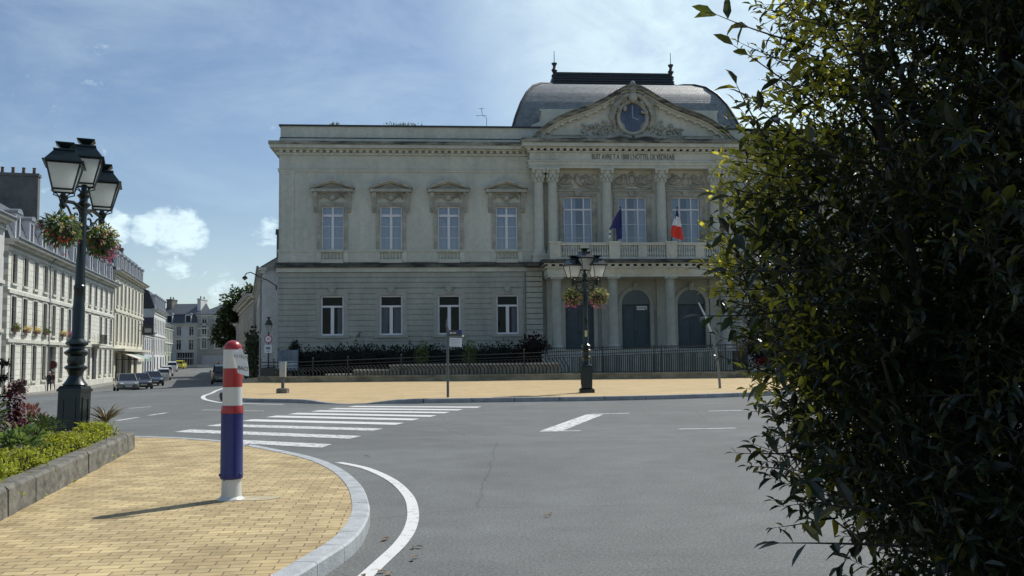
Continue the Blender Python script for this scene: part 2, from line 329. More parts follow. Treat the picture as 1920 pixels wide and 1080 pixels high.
# ------------------------------------------------------------------ ground
def sstep(a, b, x):
    t = max(0.0, min(1.0, (x - a) / (b - a))); return t * t * (3 - 2 * t)
_prof = [(-999, 0), (20, 0), (40, -.42), (64, -1.0), (80, -1.22), (105, -1.15), (130, -.82), (160, -.5), (185, -.15), (205, .1), (9999, .1)]
def gz(x, y):
    for i in range(len(_prof) - 1):
        a, b = _prof[i], _prof[i + 1]
        if a[0] <= y <= b[0]:
            h = a[1] + (b[1] - a[1]) * (y - a[0]) / (b[0] - a[0]); break
    k = sstep(13, 34, -x + (0 if y < 100 else 0))
    return h * k
def asphalt():
    M = mat('asphalt', (.135, .137, .135), .85, 0); t = M.node_tree; b = t.nodes['Principled BSDF']
    co = t.nodes.new('ShaderNodeTexCoord')
    def ns(s, d, r=.6, dist=0):
        n = t.nodes.new('ShaderNodeTexNoise'); n.inputs['Scale'].default_value = s; n.inputs['Detail'].default_value = d; n.inputs['Roughness'].default_value = r; n.inputs['Distortion'].default_value = dist
        t.links.new(co.outputs['Object'], n.inputs['Vector']); return n.outputs[0]
    def mr(v, a, b_, c, d):
        n = t.nodes.new('ShaderNodeMapRange'); n.inputs[1].default_value = a; n.inputs[2].default_value = b_; n.inputs[3].default_value = c; n.inputs[4].default_value = d; t.links.new(v, n.inputs[0]); return n.outputs[0]
    def mul(a, b_):
        n = t.nodes.new('ShaderNodeMath'); n.operation = 'MULTIPLY'; t.links.new(a, n.inputs[0]); t.links.new(b_, n.inputs[1]); return n.outputs[0]
    big = mr(ns(.16, 5, .6, .8), .3, .7, .80, 1.18); mid = mul(mr(ns(1.6, 6, .65), .3, .7, .88, 1.10), mr(ns(.45, 8, .7, 1.6), .36, .64, .90, 1.08)); fine = mul(mr(ns(42, 3, .78), .32, .68, .52, 1.52), mr(ns(140, 2, .7), .3, .72, .62, 1.42))
    w_ = t.nodes.new('ShaderNodeTexVoronoi'); w_.feature = 'DISTANCE_TO_EDGE'; w_.inputs['Scale'].default_value = .22
    mp = t.nodes.new('ShaderNodeMixRGB'); mp.inputs[0].default_value = .12
    n3 = t.nodes.new('ShaderNodeTexNoise'); n3.inputs['Scale'].default_value = 1.5; n3.inputs['Detail'].default_value = 6; t.links.new(co.outputs['Object'], n3.inputs['Vector'])
    t.links.new(co.outputs['Object'], mp.inputs[1]); t.links.new(n3.outputs['Color'], mp.inputs[2]); t.links.new(mp.outputs[0], w_.inputs['Vector'])
    crack = mr(w_.outputs['Distance'], 0.0, .0035, .70, 1.0)
    v = mul(mul(mul(big, mid), fine), crack)
    sc_ = t.nodes.new('ShaderNodeVectorMath'); sc_.operation = 'SCALE'; sc_.inputs[0].default_value = (.130, .137, .133); t.links.new(v, sc_.inputs['Scale'])
    t.links.new(sc_.outputs[0], b.inputs['Base Color'])
    bp = t.nodes.new('ShaderNodeBump'); bp.inputs['Strength'].default_value = .35; bp.inputs['Distance'].default_value = .01; t.links.new(ns(90, 3), bp.inputs['Height']); t.links.new(bp.outputs[0], b.inputs['Normal'])
    return M
ASPH = asphalt()
xs = [-900, -300, -150, -110] + [-100 + 2.5 * i for i in range(37)] + [-5, 0, 10, 30, 80, 200, 900]
ys = [-300, -40, 0, 10, 20] + [22 + 3 * i for i in range(64)] + [230, 300, 500, 1500]
g = MB(); nx = len(xs)
g.add([(x, y, gz(x, y)) for y in ys for x in xs], [(j * nx + i, j * nx + i + 1, (j + 1) * nx + i + 1, (j + 1) * nx + i) for j in range(len(ys) - 1) for i in range(nx - 1)])
tag(g.obj('road', ASPH, smooth=True, ang=3.2), kind='structure')

def poly_sheet(name, pts, mt, kind='structure'):
    b = MB(); b.add([(p[0], p[1], p[2]) for p in pts], [tuple(range(len(pts)))]); o = b.obj(name, mt); return tag(o, kind=kind)
def kerb_line(path, wdt, zfun, name, mt, stone=1.0, side=1):
    """blocks along a path (list of (x,y,z)); side=+1 puts the width to the left of travel"""
    P = [Vector(p) for p in path]; b = MB(); acc = []
    # resample
    pts = [P[0]]; step = .25
    for i in range(len(P) - 1):
        n = max(1, int((P[i + 1] - P[i]).length / step))
        for k in range(1, n + 1): pts.append(P[i].lerp(P[i + 1], k / n))
    nor = []
    for i in range(len(pts)):
        d = pts[min(i + 2, len(pts) - 1)] - pts[max(i - 2, 0)]; d.z = 0; d.normalize(); nor.append(Vector((-d.y, d.x, 0)) * side)
    i = 0; per = max(1, int(stone / step))
    while i < len(pts) - 1:
        j = min(i + per, len(pts) - 1); g_ = .005
        seg = list(range(i, j + 1)); vs = []
        for q, k in enumerate(seg):
            p = pts[k].copy()
            if q == 0: p = p.lerp(pts[k + 1], .03)
            if q == len(seg) - 1: p = p.lerp(pts[k - 1], .03)
            n = nor[k]; zb = -.05; zt = p.z
            vs += [(p.x, p.y, zb), (p.x, p.y, zt - .015), (p.x + n.x * .015, p.y + n.y * .015, zt), (p.x + n.x * wdt, p.y + n.y * wdt, zt), (p.x + n.x * wdt, p.y + n.y * wdt, zb)]
        fs = [tuple(range(4, -1, -1)), tuple(5 * (len(seg) - 1) + q for q in range(5))]
        for q in range(len(seg) - 1):
            for e in range(4): fs.append((q * 5 + e, q * 5 + e + 1, (q + 1) * 5 + e + 1, (q + 1) * 5 + e))
        b.add(vs, fs); i = j
    tag(b.obj(name, mt), kind='structure'); return pts, nor
near_k = [(-10.5, 17.3), (-8.6, 16.7), (-7.24, 16.27), (-6.69, 16.09), (-5.59, 15.6), (-4.49, 14.74), (-3.47, 13.46), (-2.68, 12.33), (-2.09, 11.11), (-1.64, 9.78), (-1.38, 8.68), (-1.25, 7.94), (-1.19, 7.21), (-1.2, 6.7), (-1.27, 6.18), (-1.36, 5.6), (-1.47, 5.0), (-1.75, 3.5), (-2.6, .5), (-3.0, -6)]
def cat(P, n=6):
    P = [Vector(p) for p in P]; o = []
    for i in range(len(P) - 1):
        a, b, c, d = P[max(i - 1, 0)], P[i], P[i + 1], P[min(i + 2, len(P) - 1)]
        for k in range(n):
            t = k / n
            o.append(.5 * ((2 * b) + (c - a) * t + (2 * a - 5 * b + 4 * c - d) * t * t + (3 * b - a - 3 * c + d) * t ** 3))
    o.append(P[-1]); return o
kp, kn = kerb_line([(p.x, p.y, .12) for p in cat([(x, y, 0) for x, y in near_k], 4)], .155, None, 'near_kerb', KERBM, 1.0, side=-1)
inner = [(p.x + n.x * .15, p.y + n.y * .15, .114) for p, n in zip(kp, kn)]
poly_sheet('near_pavement', inner + [(-16, -6, .114), (-16, 17, .114)], PAVER)
# far pavement in front of the hall
far_k = [(-24, 92, .02), (-21.2, 75, .05), (-17.2, 58, .10), (-14.4, 46, .12), (-12.2, 38.2, .12), (-10.9, 34.3, .12), (-10.05, 32.2, .12), (-8.93, 30.6, .12), (-7.37, 29.8, .12), (-6.6, 29.2, .11), (-6.0, 28.75, .05), (-5.3, 28.35, .02), (-4.6, 28.35, .03), (-4.1, 28.4, .08), (-3.5, 28.45, .13), (-1.88, 28.6, .14), (.63, 28.7, .14), (2.31, 28.75, .14), (4.91, 29.3, .14), (7.8, 30.5, .14), (9.63, 31.6, .14), (12.51, 33.5, .14), (20, 38, .14), (34, 46, .14), (60, 60, .14)]
fk = cat(far_k, 4)
fp, fn = kerb_line([tuple(p) for p in fk], .2, None, 'far_kerb', KERBD, 1.0, side=1)
b = MB(); n = len(fp)
vo = [(p.x + q.x * .195, p.y + q.y * .195, p.z - .006) for p, q in zip(fp, fn)]
vi = [(p.x + q.x * 1.5, p.y + q.y * 1.5, .116) for p, q in zip(fp, fn)]
b.add(vo + vi, [(i, i + 1, n + i + 1, n + i) for i in range(n - 1)])
b.obj('far_pavement_edge', PAVER_F)['kind'] = 'structure'
poly_sheet('far_pavement', vi + [(60, 64, .116), (60, 110, .116), (-19.6, 110, .116)], PAVER_F)
# left street pavement at the foot of the terrace
b = MB(); A_ = (-31.8, 58); B_ = (-56, 150); nseg = 40; vs = []
for i in range(nseg + 1):
    t = i / nseg; x = A_[0] + (B_[0] - A_[0]) * t; y = A_[1] + (B_[1] - A_[1]) * t
    vs += [(x, y, gz(x, y) - .1), (x, y, gz(x, y) + .12), (x - 9, y - 1.5, gz(x - 9, y - 1.5) + .13)]
b.add(vs, [f for i in range(nseg) for f in ((3 * i, 3 * i + 1, 3 * i + 4, 3 * i + 3), (3 * i + 1, 3 * i + 2, 3 * i + 5, 3 * i + 4))])
b.obj('street_pavement', mat('grey_pavement', (.22, .215, .20), .85, .15, 1.5, .2, 30))['kind'] = 'structure'
# road markings
def quads(name, qs, mt, z=.005):
    b = MB()
    for q in qs: b.add([(x, y, gz(x, y) + z) for x, y in q], [tuple(range(len(q)))])
    return tag(b.obj(name, mt), kind='structure')
stripes = [[(-5.0, 15.86), (-4.98, 16.42), (-3.05, 15.35), (-3.1, 14.78)]]
for (lx, ly), (rx_, ry_) in (((-6.72, 18.6), (-2.86, 16.62)), ((-6.6, 20.12), (-2.70, 18.32)), ((-6.28, 21.55), (-2.45, 19.83)), ((-6.05, 22.85), (-2.24, 21.12)), ((-5.77, 23.9), (-1.93, 22.28)), ((-5.42, 24.98), (-1.70, 23.57)), ((-5.15, 26.0), (-1.42, 24.72)), ((-4.8, 27.05), (-0.95, 25.9))):
    stripes.append([(lx - .07, ly - .3), (rx_ - .07, ry_ - .27), (rx_ + .05, ry_ + .27), (lx + .05, ly + .3)])
quads('crosswalk_markings', stripes[3:], PAINT); quads('crosswalk_markings_worn', stripes[:3], wornpaint('road_paint_cracked', (.64, .64, .62), lo=.39, hi=.51))
def band(path, w_):
    P = cat([(x, y, 0) for x, y in path], 5); L_ = []; R_ = []
    for i in range(len(P)):
        d = (P[min(i + 1, len(P) - 1)] - P[max(i - 1, 0)]).normalized(); n = Vector((-d.y, d.x, 0)) * w_ / 2
        L_.append(P[i] + n); R_.append(P[i] - n)
    return [[(L_[i].x, L_[i].y), (R_[i].x, R_[i].y), (R_[i + 1].x, R_[i + 1].y), (L_[i + 1].x, L_[i + 1].y)] for i in range(len(P) - 1)]
def rect(x0, y0, x1, y1, w_):
    d = Vector((x1 - x0, y1 - y0)).normalized(); n = Vector((-d.y, d.x)) * w_ / 2
    return [(x0 + n.x, y0 + n.y), (x0 - n.x, y0 - n.y), (x1 - n.x, y1 - n.y), (x1 + n.x, y1 + n.y)]
quads('edge_line_marking', band([(-2.44, 12.70), (-2.32, 12.56), (-1.91, 11.95), (-1.44, 10.82), (-1.11, 9.61), (-0.95, 8.63), (-0.885, 7.83), (-0.89, 7.18), (-0.94, 6.63), (-0.99, 6.15), (-1.05, 5.65), (-1.15, 5)], .108), PAINT)
quads('corner_line_marking', band([(-19, 62), (-15.2, 48.5), (-13.6, 41.8), (-12.85, 38.9), (-12.15, 35.8), (-11.2, 33.1), (-10.3, 31.3), (-9.6, 30.2), (-8.4, 29.3), (-7.2, 28.6)], .16), PAINT, .006)
quads('lane_markings', [rect(.72, 17.55, 1.98, 22.2, .42), rect(.5, 17.45, 1.28, 17.52, .12), rect(1.9, 22.35, 2.85, 22.55, .14), rect(4.92, 23.05, 6.3, 23.28, .13), rect(3.18, 17.64, 4.31, 17.74, .12), rect(-9.5, 21.9, -9.45, 23.0, .13), rect(-9.5, 23.8, -9.44, 24.9, .13), rect(-8.9, 26.1, -6.88, 25.2, .11), rect(-9.3, 29.6, -9.0, 31, .12), rect(-11.5, 27.3, -11.2, 28.2, .12)], PAINT_W, .005)

# ------------------------------------------------------------------ town hall  (x along the front, y inwards)
HR = R(4.5); HO = Vector((-15.52, 60.0, 0)); WID = 47.9; AX = 23.95; DEP = 17.0
hall = thing('town_hall', 'large grey stone town hall with domed slate roof, clock pediment and columns', 'town hall', HO, HR)
def HW(u, y, z): # local -> world
    return Vector((HO.x + u * math.cos(HR) - y * math.sin(HR), HO.y + u * math.sin(HR) + y * math.cos(HR), z))
wing_c = [3.55, 7.44, 11.32, 15.25]; wing_all = wing_c + [2 * AX - c for c in reversed(wing_c)]
up_h = [(c - .73, c + .73, 8.62, 11.6) for c in wing_all]
gf_h = [(c - .76, c + .76, 2.92, 5.57) for c in wing_all]
cx3 = [AX - 3.8, AX - .02, AX + 3.72]
cw_h = [(c - .98, c + .98, 8.5, 12.28) for c in cx3]
dr_c = [AX - 3.8, AX + .08, AX + 3.95]
dr_h = [(c - .98, c + .98, 1.8, 4.86) for c in dr_c]
# upper wall, smooth
b = MB(); wall_grid(b, 0, WID, 7.46, 16.2, up_h + cw_h, 0, .42)
b.box(0, .02, .0, DEP, 0, 16.2); b.box(WID - .02, WID, 0, DEP, 0, 16.2)
b.obj('upper_wall', STONE, hall)
b = MB(); b.box(.05, WID - .05, DEP - .3, DEP, 0, 16); b.box(.1, WID - .1, .1, DEP - .35, 16.3, 16.5); b.obj('rear_wall', STONE, hall)
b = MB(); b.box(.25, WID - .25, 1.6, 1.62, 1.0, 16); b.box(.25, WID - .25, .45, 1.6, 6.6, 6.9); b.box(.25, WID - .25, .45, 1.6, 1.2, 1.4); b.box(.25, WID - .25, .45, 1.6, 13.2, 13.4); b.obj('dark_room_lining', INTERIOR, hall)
# ground floor with rusticated courses
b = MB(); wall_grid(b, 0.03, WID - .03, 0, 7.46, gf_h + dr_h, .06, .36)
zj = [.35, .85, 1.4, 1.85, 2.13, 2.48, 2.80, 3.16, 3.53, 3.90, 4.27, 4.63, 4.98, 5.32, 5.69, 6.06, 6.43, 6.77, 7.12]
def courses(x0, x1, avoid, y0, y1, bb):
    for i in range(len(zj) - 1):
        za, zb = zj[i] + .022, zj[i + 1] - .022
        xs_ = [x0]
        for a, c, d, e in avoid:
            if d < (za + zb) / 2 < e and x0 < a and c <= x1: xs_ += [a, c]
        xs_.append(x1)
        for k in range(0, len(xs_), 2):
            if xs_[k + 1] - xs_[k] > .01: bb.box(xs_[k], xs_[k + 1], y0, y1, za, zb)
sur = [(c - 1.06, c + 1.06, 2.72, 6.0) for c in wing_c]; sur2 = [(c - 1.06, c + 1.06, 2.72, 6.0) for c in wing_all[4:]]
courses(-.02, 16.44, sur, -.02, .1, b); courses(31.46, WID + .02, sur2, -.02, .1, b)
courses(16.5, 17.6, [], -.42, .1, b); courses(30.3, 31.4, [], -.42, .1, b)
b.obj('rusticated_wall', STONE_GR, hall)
# string courses / cornices as slabs right through
def slab(bb, p, z0, z1, mi=0, cp=None): 
    bb.box(-p, WID + p, -p, DEP + p, z0, z1, mi)
def cslab(bb, p, z0, z1, x0=16.75, x1=31.15): bb.box(x0 - p, x1 + p, -.85 - p, 1.0, z0, z1)
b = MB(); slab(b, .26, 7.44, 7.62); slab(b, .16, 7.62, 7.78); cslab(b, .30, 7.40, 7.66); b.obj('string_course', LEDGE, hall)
b = MB(); slab(b, .12, 7.14, 7.44); slab(b, .07, 8.50, 8.66); slab(b, .03, 7.80, 8.50)
slab(b, .06, 13.92, 14.06); slab(b, .10, 14.06, 14.12)
b.obj('band_course', STONE, hall)
b = MB(); slab(b, .14, 15.06, 15.2); slab(b, .30, 15.36, 15.46); slab(b, .55, 15.46, 15.68)
nd = int(WID / .44)
for i in range(nd): b.box(.05 + i * .44, .27 + i * .44, -.27, .0, 15.2, 15.36)
for i in range(int(DEP / .44)): b.box(-.27, 0, .1 + i * .44, .32 + i * .44, 15.2, 15.36)
b.obj('cornice', STONE, hall)
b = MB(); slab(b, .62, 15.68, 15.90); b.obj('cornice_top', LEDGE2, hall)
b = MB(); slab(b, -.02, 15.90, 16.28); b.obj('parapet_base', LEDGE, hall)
b = MB(); slab(b, -.06, 16.28, 17.04); b.obj('parapet', STONE, hall)
b = MB(); slab(b, .04, 17.04, 17.15); b.obj('parapet_coping', SLATE_D, hall)
for x0, x1 in ((.12, 1.0), (WID - 1.0, WID - .12)):
    b = MB(); b.box(x0, x1, -.05, .02, 8.66, 13.92); b.box(x0 - .05, x1 + .05, -.08, .02, 13.75, 13.9)
    b.obj('corner_pilaster', STONE, hall)
# wing windows
def win_frame(wd, ht, kind):
    b = MB(); p = MB(); t = .105 if kind == 'low' else .075; D = (.16, .24)
    h = wd / 2
    b.box(-h, -h + t, *D, 0, ht); b.box(h - t, h, *D, 0, ht); b.box(-h + t, h - t, *D, 0, t); b.box(-h + t, h - t, *D, ht - t, ht)
    if kind == 'tall':
        zt = ht * .765; b.box(-h + t, h - t, .14, .24, zt, zt + .16); b.box(-.085, .085, .145, .24, t, zt); b.box(-.06, .06, .15, .24, zt + .16, ht - t)
        for fz in (.36, .70): 
            for s in (-1, 1): b.box(min(s * .085, s * (h - t)), max(s * .085, s * (h - t)), .18, .22, zt * fz, zt * fz + .035)
    elif kind == 'low':
        zt = ht * .70; b.box(-h + t, h - t, .14, .24, zt, zt + .13); b.box(-.11, .11, .145, .24, t, zt)
    else:
        zt = ht * .755; b.box(-h + t, h - t, .14, .24, zt, zt + .11)
        for x in (-h * .42, h * .42): b.box(x - .05, x + .05, .15, .24, t, zt); b.box(x - .04, x + .04, .15, .24, zt + .11, ht - t)
        for fz in (.33, .66): b.box(-h + t, h - t, .185, .215, zt * fz, zt * fz + .03)
    p.add([(-h + t, .2, t), (h - t, .2, t), (h - t, .2, ht - t), (-h + t, .2, ht - t)], [(0, 1, 2, 3)])
    return b, p
def curtain(wd, z0, z1, gaps):
    b = MB()
    for a, c in gaps:
        n = 26; vs = []
        for i in range(n + 1):
            x = a + (c - a) * i / n; y = .46 + .035 * math.sin(i * 1.9) + .02 * math.sin(i * .7)
            vs += [(x, y, z0), (x, y, z1)]
        b.add(vs, [(2 * i, 2 * i + 2, 2 * i + 3, 2 * i + 1) for i in range(n)])
    return b
proto = {}
def place_window(c, z0, wd, ht, kind, cv):
    key = (kind, cv)
    if key not in proto:
        fb, pb = win_frame(wd, ht, kind)
        gaps = {0: [(-wd * .48, wd * .48)], 1: [(-wd * .48, -wd * .05), (wd * .22, wd * .48)], 2: [(-wd * .48, -wd * .12), (wd * .1, wd * .48)], 3: [], 4: [(wd * .2, wd * .48)]}[cv]
        f = fb.obj('window', WHITE, hall); pb.obj('pane', GLASS_L if kind == 'low' else GLASS, f)
        if gaps: curtain(wd, .02, ht * (.99 if kind != 'low' else .7), gaps).obj('curtain', CURT, f, smooth=True, ang=2)
        proto[key] = f
    else: f = dup(proto[key], hall)
    f.location = (c, 0, z0); return f
for i, c in enumerate(wing_all):
    place_window(c, 8.62, 1.46, 2.98, 'tall', 0)
    f = place_window(c, 2.92, 1.52, 2.65, 'low', [4, 2, 3, 4, 3, 2, 4, 3][i]); f.location.y = -.02
for i, c in enumerate(cx3): place_window(c, 8.5, 1.96, 3.78, 'wide', [1, 2, 2][i])
# upper wing window surrounds
def surround_up():
    b = MB()
    for s in (-1, 1):
        b.box(min(s * .73, s * 1.0), max(s * .73, s * 1.0), -.09, .0, 8.66, 11.6)
        # console brackets: scroll profile
        pr = [(.0, 11.15), (-.10, 11.2), (-.14, 11.45), (-.12, 11.8), (-.2, 12.05), (-.34, 12.25), (-.36, 12.5), (0, 12.5)]
        b.prismx(pr, *sorted((s * .98, s * 1.24)))
        b.blob((s * 1.11, -.2, 12.33), (.13, .18, .13), 8, 5); b.blob((s * 1.11, -.1, 11.3), (.11, .1, .12), 8, 5)
    b.box(-1.0, 1.0, -.09, 0, 11.6, 11.84); b.box(-1.24, 1.24, -.12, 0, 12.42, 12.52)
    b.box(-1.38, 1.38, -.42, 0, 12.52, 12.72)
    # raking pieces
    for s in (-1, 1):
        q = [(s * 1.46, 12.74), (s * 1.46, 12.86), (0, 13.44), (0, 13.24)]
        if s > 0: q = q[::-1]
        b.prism(q, -.46, 0)
        q = [(s * 1.36, 12.72), (s * 1.38, 12.77), (0, 13.26), (0, 13.14)]
        if s > 0: q = q[::-1]
        b.prism(q, -.36, 0)
    b.prism([(-1.2, 12.72), (1.2, 12.72), (0, 13.16)], -.12, 0)
    # garland
    for k in range(9):
        x = -.62 + k * .155; z = 12.18 - .13 * math.cos((k - 4) * .8) * (1 if abs(k - 4) > 0 else .2)
        b.blob((x, -.1, z), (.11, .09, .10), 7, 4)
    b.blob((0, -.14, 12.12), (.2, .12, .2), 8, 5)
    for s in (-1, 1): b.tube([(s * .2, -.1, 12.25), (s * .45, -.1, 12.32), (s * .72, -.1, 12.26), (s * .8, -.1, 12.05)], [.05, .06, .05, .03], 6)
    return b
def surround_low():
    b = MB()
    for s in (-1, 1): b.box(min(s * .76, s * 1.06), max(s * .76, s * 1.06), -.05, .06, 2.92, 6.0)
    b.box(-.76, .76, -.05, .06, 5.57, 6.0); b.box(-1.14, 1.14, -.16, .06, 2.74, 2.92)
    b.prism([(-.16, 5.6), (.16, 5.6), (.22, 6.08), (-.22, 6.08)], -.13, 0); b.box(-.3, .3, -.17, 0, 6.08, 6.16)
    b.blob((0, -.15, 5.86), (.15, .08, .15), 8, 5)
    for s in (-1, 1): b.blob((s * .2, -.12, 5.98), (.08, .06, .08), 7, 4)
    return b
def bal_panel(x0, x1, z0, z1, y, n, bb):
    prof = [(.055, 0), (.055, .08), (.035, .12), (.075, .28), (.06, .42), (.03, .62), (.045, .78), (.055, .85), (.055, 1)]
    H = z1 - z0
    for i in range(n):
        x = x0 + (x1 - x0) * (i + .5) / n
        bb.lathe([(r_, t * H) for r_, t in prof], 8, (x, y, z0))
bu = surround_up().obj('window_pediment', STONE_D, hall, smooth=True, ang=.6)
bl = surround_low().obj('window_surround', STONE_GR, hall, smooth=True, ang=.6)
b = MB(); bal_panel(-.68, .68, 7.98, 8.48, -.06, 6, b); b.box(-.73, .73, -.2, .02, 7.74, 7.98); b.box(-.76, .76, -.17, .05, 8.48, 8.64)
for s_ in (-1, 1): b.box(s_ * .9 - .165, s_ * .9 + .165, -.07, .02, 7.74, 8.48)
bb_ = b.obj('window_balustrade', STONE, hall, smooth=True, ang=.6)
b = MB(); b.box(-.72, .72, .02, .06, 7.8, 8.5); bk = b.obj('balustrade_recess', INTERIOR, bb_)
for q, o in ((0, bu), (0, bl), (0, bb_)):
    for i, c in enumerate(wing_all):
        p = o if i == 0 else dup(o, hall); p.location = (c, -.035 if o is bb_ else 0, 0)
# ---- central block
# loggia: columns carry entablature at y=-.85
colx_up = [AX - 6.55, AX - 5.6, AX - 1.88, AX + 1.88, AX + 5.6, AX + 6.55]
def column(h, r, cap):
    b = MB(); pr = [(r * 1.35, 0), (r * 1.35, .12), (r * 1.25, .14), (r * 1.3, .2), (r * 1.22, .27), (r * 1.05, .3), (r, .36)]
    for i in range(1, 8): t = i / 7; pr.append((r * (1 - .14 * t ** 1.6), .36 + (h - .36 - cap) * t))
    rt = r * .86
    pr += [(rt * 1.12, h - cap + .01), (rt * 1.12, h - cap + .06), (rt, h - cap + .08)]
    if cap > .6: pr += [(rt * 1.0, h - .62), (rt * 1.12, h - .4), (rt * 1.45, h - .16)]
    else: pr += [(rt, h - .22), (rt * 1.25, h - .12)]
    b.lathe(pr, 20)
    if cap > .6:
        for ring, (zz, rr, sz) in enumerate(((h - cap + .22, rt * 1.12, .13), (h - cap + .46, rt * 1.25, .14))):
            for k in range(8):
                a = 2 * math.pi * (k + .5 * ring) / 8
                b.blob((math.cos(a) * rr, math.sin(a) * rr, zz), (sz * .8, sz * .8, sz * 1.25), 6, 4)
        for sx in (-1, 1):
            for sy in (-1, 1): b.blob((sx * rt * 1.2, sy * rt * 1.2, h - .25), (.13, .13, .14), 7, 4)
        b.box(-rt * 1.55, rt * 1.55, -rt * 1.55, rt * 1.55, h - .15, h)
    else: b.box(-rt * 1.4, rt * 1.4, -rt * 1.4, rt * 1.4, h - .13, h)
    return b
cu_o = column(5.85, .345, 1.0).obj('upper_column', STONE, hall, smooth=True, ang=.5)
for i, x in enumerate(colx_up):
    o = cu_o if i == 0 else dup(cu_o, hall); o.location = (x, -.55, 8.25)
b = MB()
for x in (AX - 6.07, AX + 6.07): b.box(x - .95, x + .95, -1.0, -.02, 7.68, 8.25); b.box(x - 1.0, x + 1.0, -1.05, -.02, 8.1, 8.2)
for x in (AX - 1.88, AX + 1.88): b.box(x - .48, x + .48, -1.0, -.02, 7.68, 8.25)
for x in colx_up:
    b.box(x - .36, x + .36, -.09, .02, 8.25, 14.08)                                     # pilasters behind the columns
b.obj('column_pedestals', STONE, hall)
b = MB()                                                                               # archivolts and wall panels of the loggia
for c in cx3:
    b.box(c - 1.3, c - .98, -.07, .02, 8.5, 12.28); b.box(c + .98, c + 1.3, -.07, .02, 8.5, 12.28); b.box(c - 1.3, c + 1.3, -.08, .02, 12.28, 12.5)
    b.box(c - 1.48, c + 1.48, -.16, .02, 12.62, 12.74); b.prism([(c - .16, 12.28), (c + .16, 12.28), (c + .24, 12.64), (c - .24, 12.64)], -.2, 0)
    b.box(c - 1.42, c + 1.42, -.04, .02, 12.80, 12.88); b.box(c - 1.42, c + 1.42, -.04, .02, 13.96, 14.06)
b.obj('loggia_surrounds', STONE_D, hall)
# carved reliefs
def spiral(cx, cz, r, turns, s, y, w_, bb, a0=0, mir=1):
    P = []
    n = int(14 * turns)
    for i in range(n + 1):
        t = i / n; a = a0 + s * t * turns * 2 * math.pi; q = r * (1 - t * .86)
        P.append((cx + mir * q * math.cos(a), y, cz + q * math.sin(a)))
    bb.tube(P, [w_ * (1 - .5 * i / n) for i in range(n + 1)], 6)
rs = random.Random(5)
def relief(kind):
    b = MB()
    for s in (-1, 1):
        for k in range(3): spiral(s * (.55 + .33 * k), 13.15 + .2 * (k % 2), .2 + .03 * k, 1.2, s if k % 2 else -s, -.06, .045, b, rs.random() * 6)
        b.tube([(s * .25, -.06, 13.5), (s * .6, -.07, 13.75), (s * 1.0, -.06, 13.55), (s * 1.3, -.05, 13.2)], [.05, .09, .08, .04], 7)
        b.tube([(s * .3, -.06, 13.05), (s * .7, -.07, 12.98), (s * 1.1, -.06, 13.05), (s * 1.34, -.05, 12.98)], [.08, .09, .08, .05], 7)
        for k in range(6): b.blob((s * rs.uniform(.4, 1.35), -.05, rs.uniform(13.0, 13.8)), (rs.uniform(.05, .12), .07, rs.uniform(.05, .13)), 7, 4)
        b.blob((s * .62, -.1, 13.62), (.1, .1, .12), 8, 5); b.blob((s * .62, -.08, 13.38), (.13, .09, .2), 8, 5)
        b.tube([(s * .62, -.1, 13.3), (s * .85, -.12, 13.2), (s * 1.1, -.1, 13.25)], [.09, .08, .05], 7)
    if kind == 1:
        P = [(.33 * math.cos(a), -.1, 13.45 + .38 * math.sin(a)) for a in [i * math.pi / 12 for i in range(25)]]; b.tube(P, .07, 7); b.blob((0, -.05, 13.45), (.27, .07, .3), 10, 6); b.blob((0, -.13, 13.92), (.12, .1, .13), 8, 5)
    elif kind == 2: b.blob((0, -.1, 13.72), (.16, .14, .18), 9, 6); b.blob((0, -.08, 13.35), (.3, .12, .28), 10, 6); b.box(-.34, .34, -.12, 0, 12.95, 13.08)
    else: b.blob((-.05, -.1, 13.7), (.14, .12, .15), 9, 6); b.tube([(-.05, -.1, 13.6), (0, -.12, 13.35), (.2, -.1, 13.1), (.3, -.08, 12.95)], [.15, .2, .15, .08], 9); b.tube([(0, -.12, 13.5), (.25, -.14, 13.55), (.4, -.1, 13.75)], [.08, .06, .05], 7)
    return b
for i, c in enumerate(cx3):
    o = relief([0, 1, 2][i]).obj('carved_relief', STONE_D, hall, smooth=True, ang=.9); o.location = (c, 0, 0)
# entablature of central block
b = MB(); cslab(b, .0, 14.1, 14.3); cslab(b, .06, 14.3, 14.52); cslab(b, .12, 14.52, 14.6); b.box(16.8, 31.1, -.86, .9, 14.6, 15.16)
cslab(b, .12, 15.16, 15.26); cslab(b, .3, 15.40, 15.5); cslab(b, .5, 15.5, 15.74)
for i in range(33): b.box(16.6 + i * .445, 16.83 + i * .445, -1.12, -.8, 15.26, 15.40)
for x in (17.35, 18.35, 29.55, 30.5):
    P = [(x + .21 * math.cos(a), -.88, 14.88 + .21 * math.sin(a)) for a in [i * math.pi / 8 for i in range(17)]]; b.tube(P, .035, 6); b.blob((x, -.87, 14.88), (.1, .05, .1), 8, 4)
b.box(16.75, 16.79, -.86, 0, 7.7, 14.1) if False else None
b.obj('central_entablature', STONE, hall, smooth=True, ang=.5)
b = MB(); cslab(b, .58, 15.74, 15.95); cslab(b, .5, 15.95, 16.06); b.obj('central_cornice_top', LEDGE2, hall)
INK = mat('inscription_dark', (.13, .125, .10), .9, 0); GOLD = mat('inscription_gilt', (.62, .50, .26), .5, 0)
text('BUIT AVRE T A 1808 L\'HOTTEL DE VEDREAIE', .52, (AX - .05, -.875, 14.87), (R(90), 0, 0), INK, 'inscription', hall, .012, xs=.56)
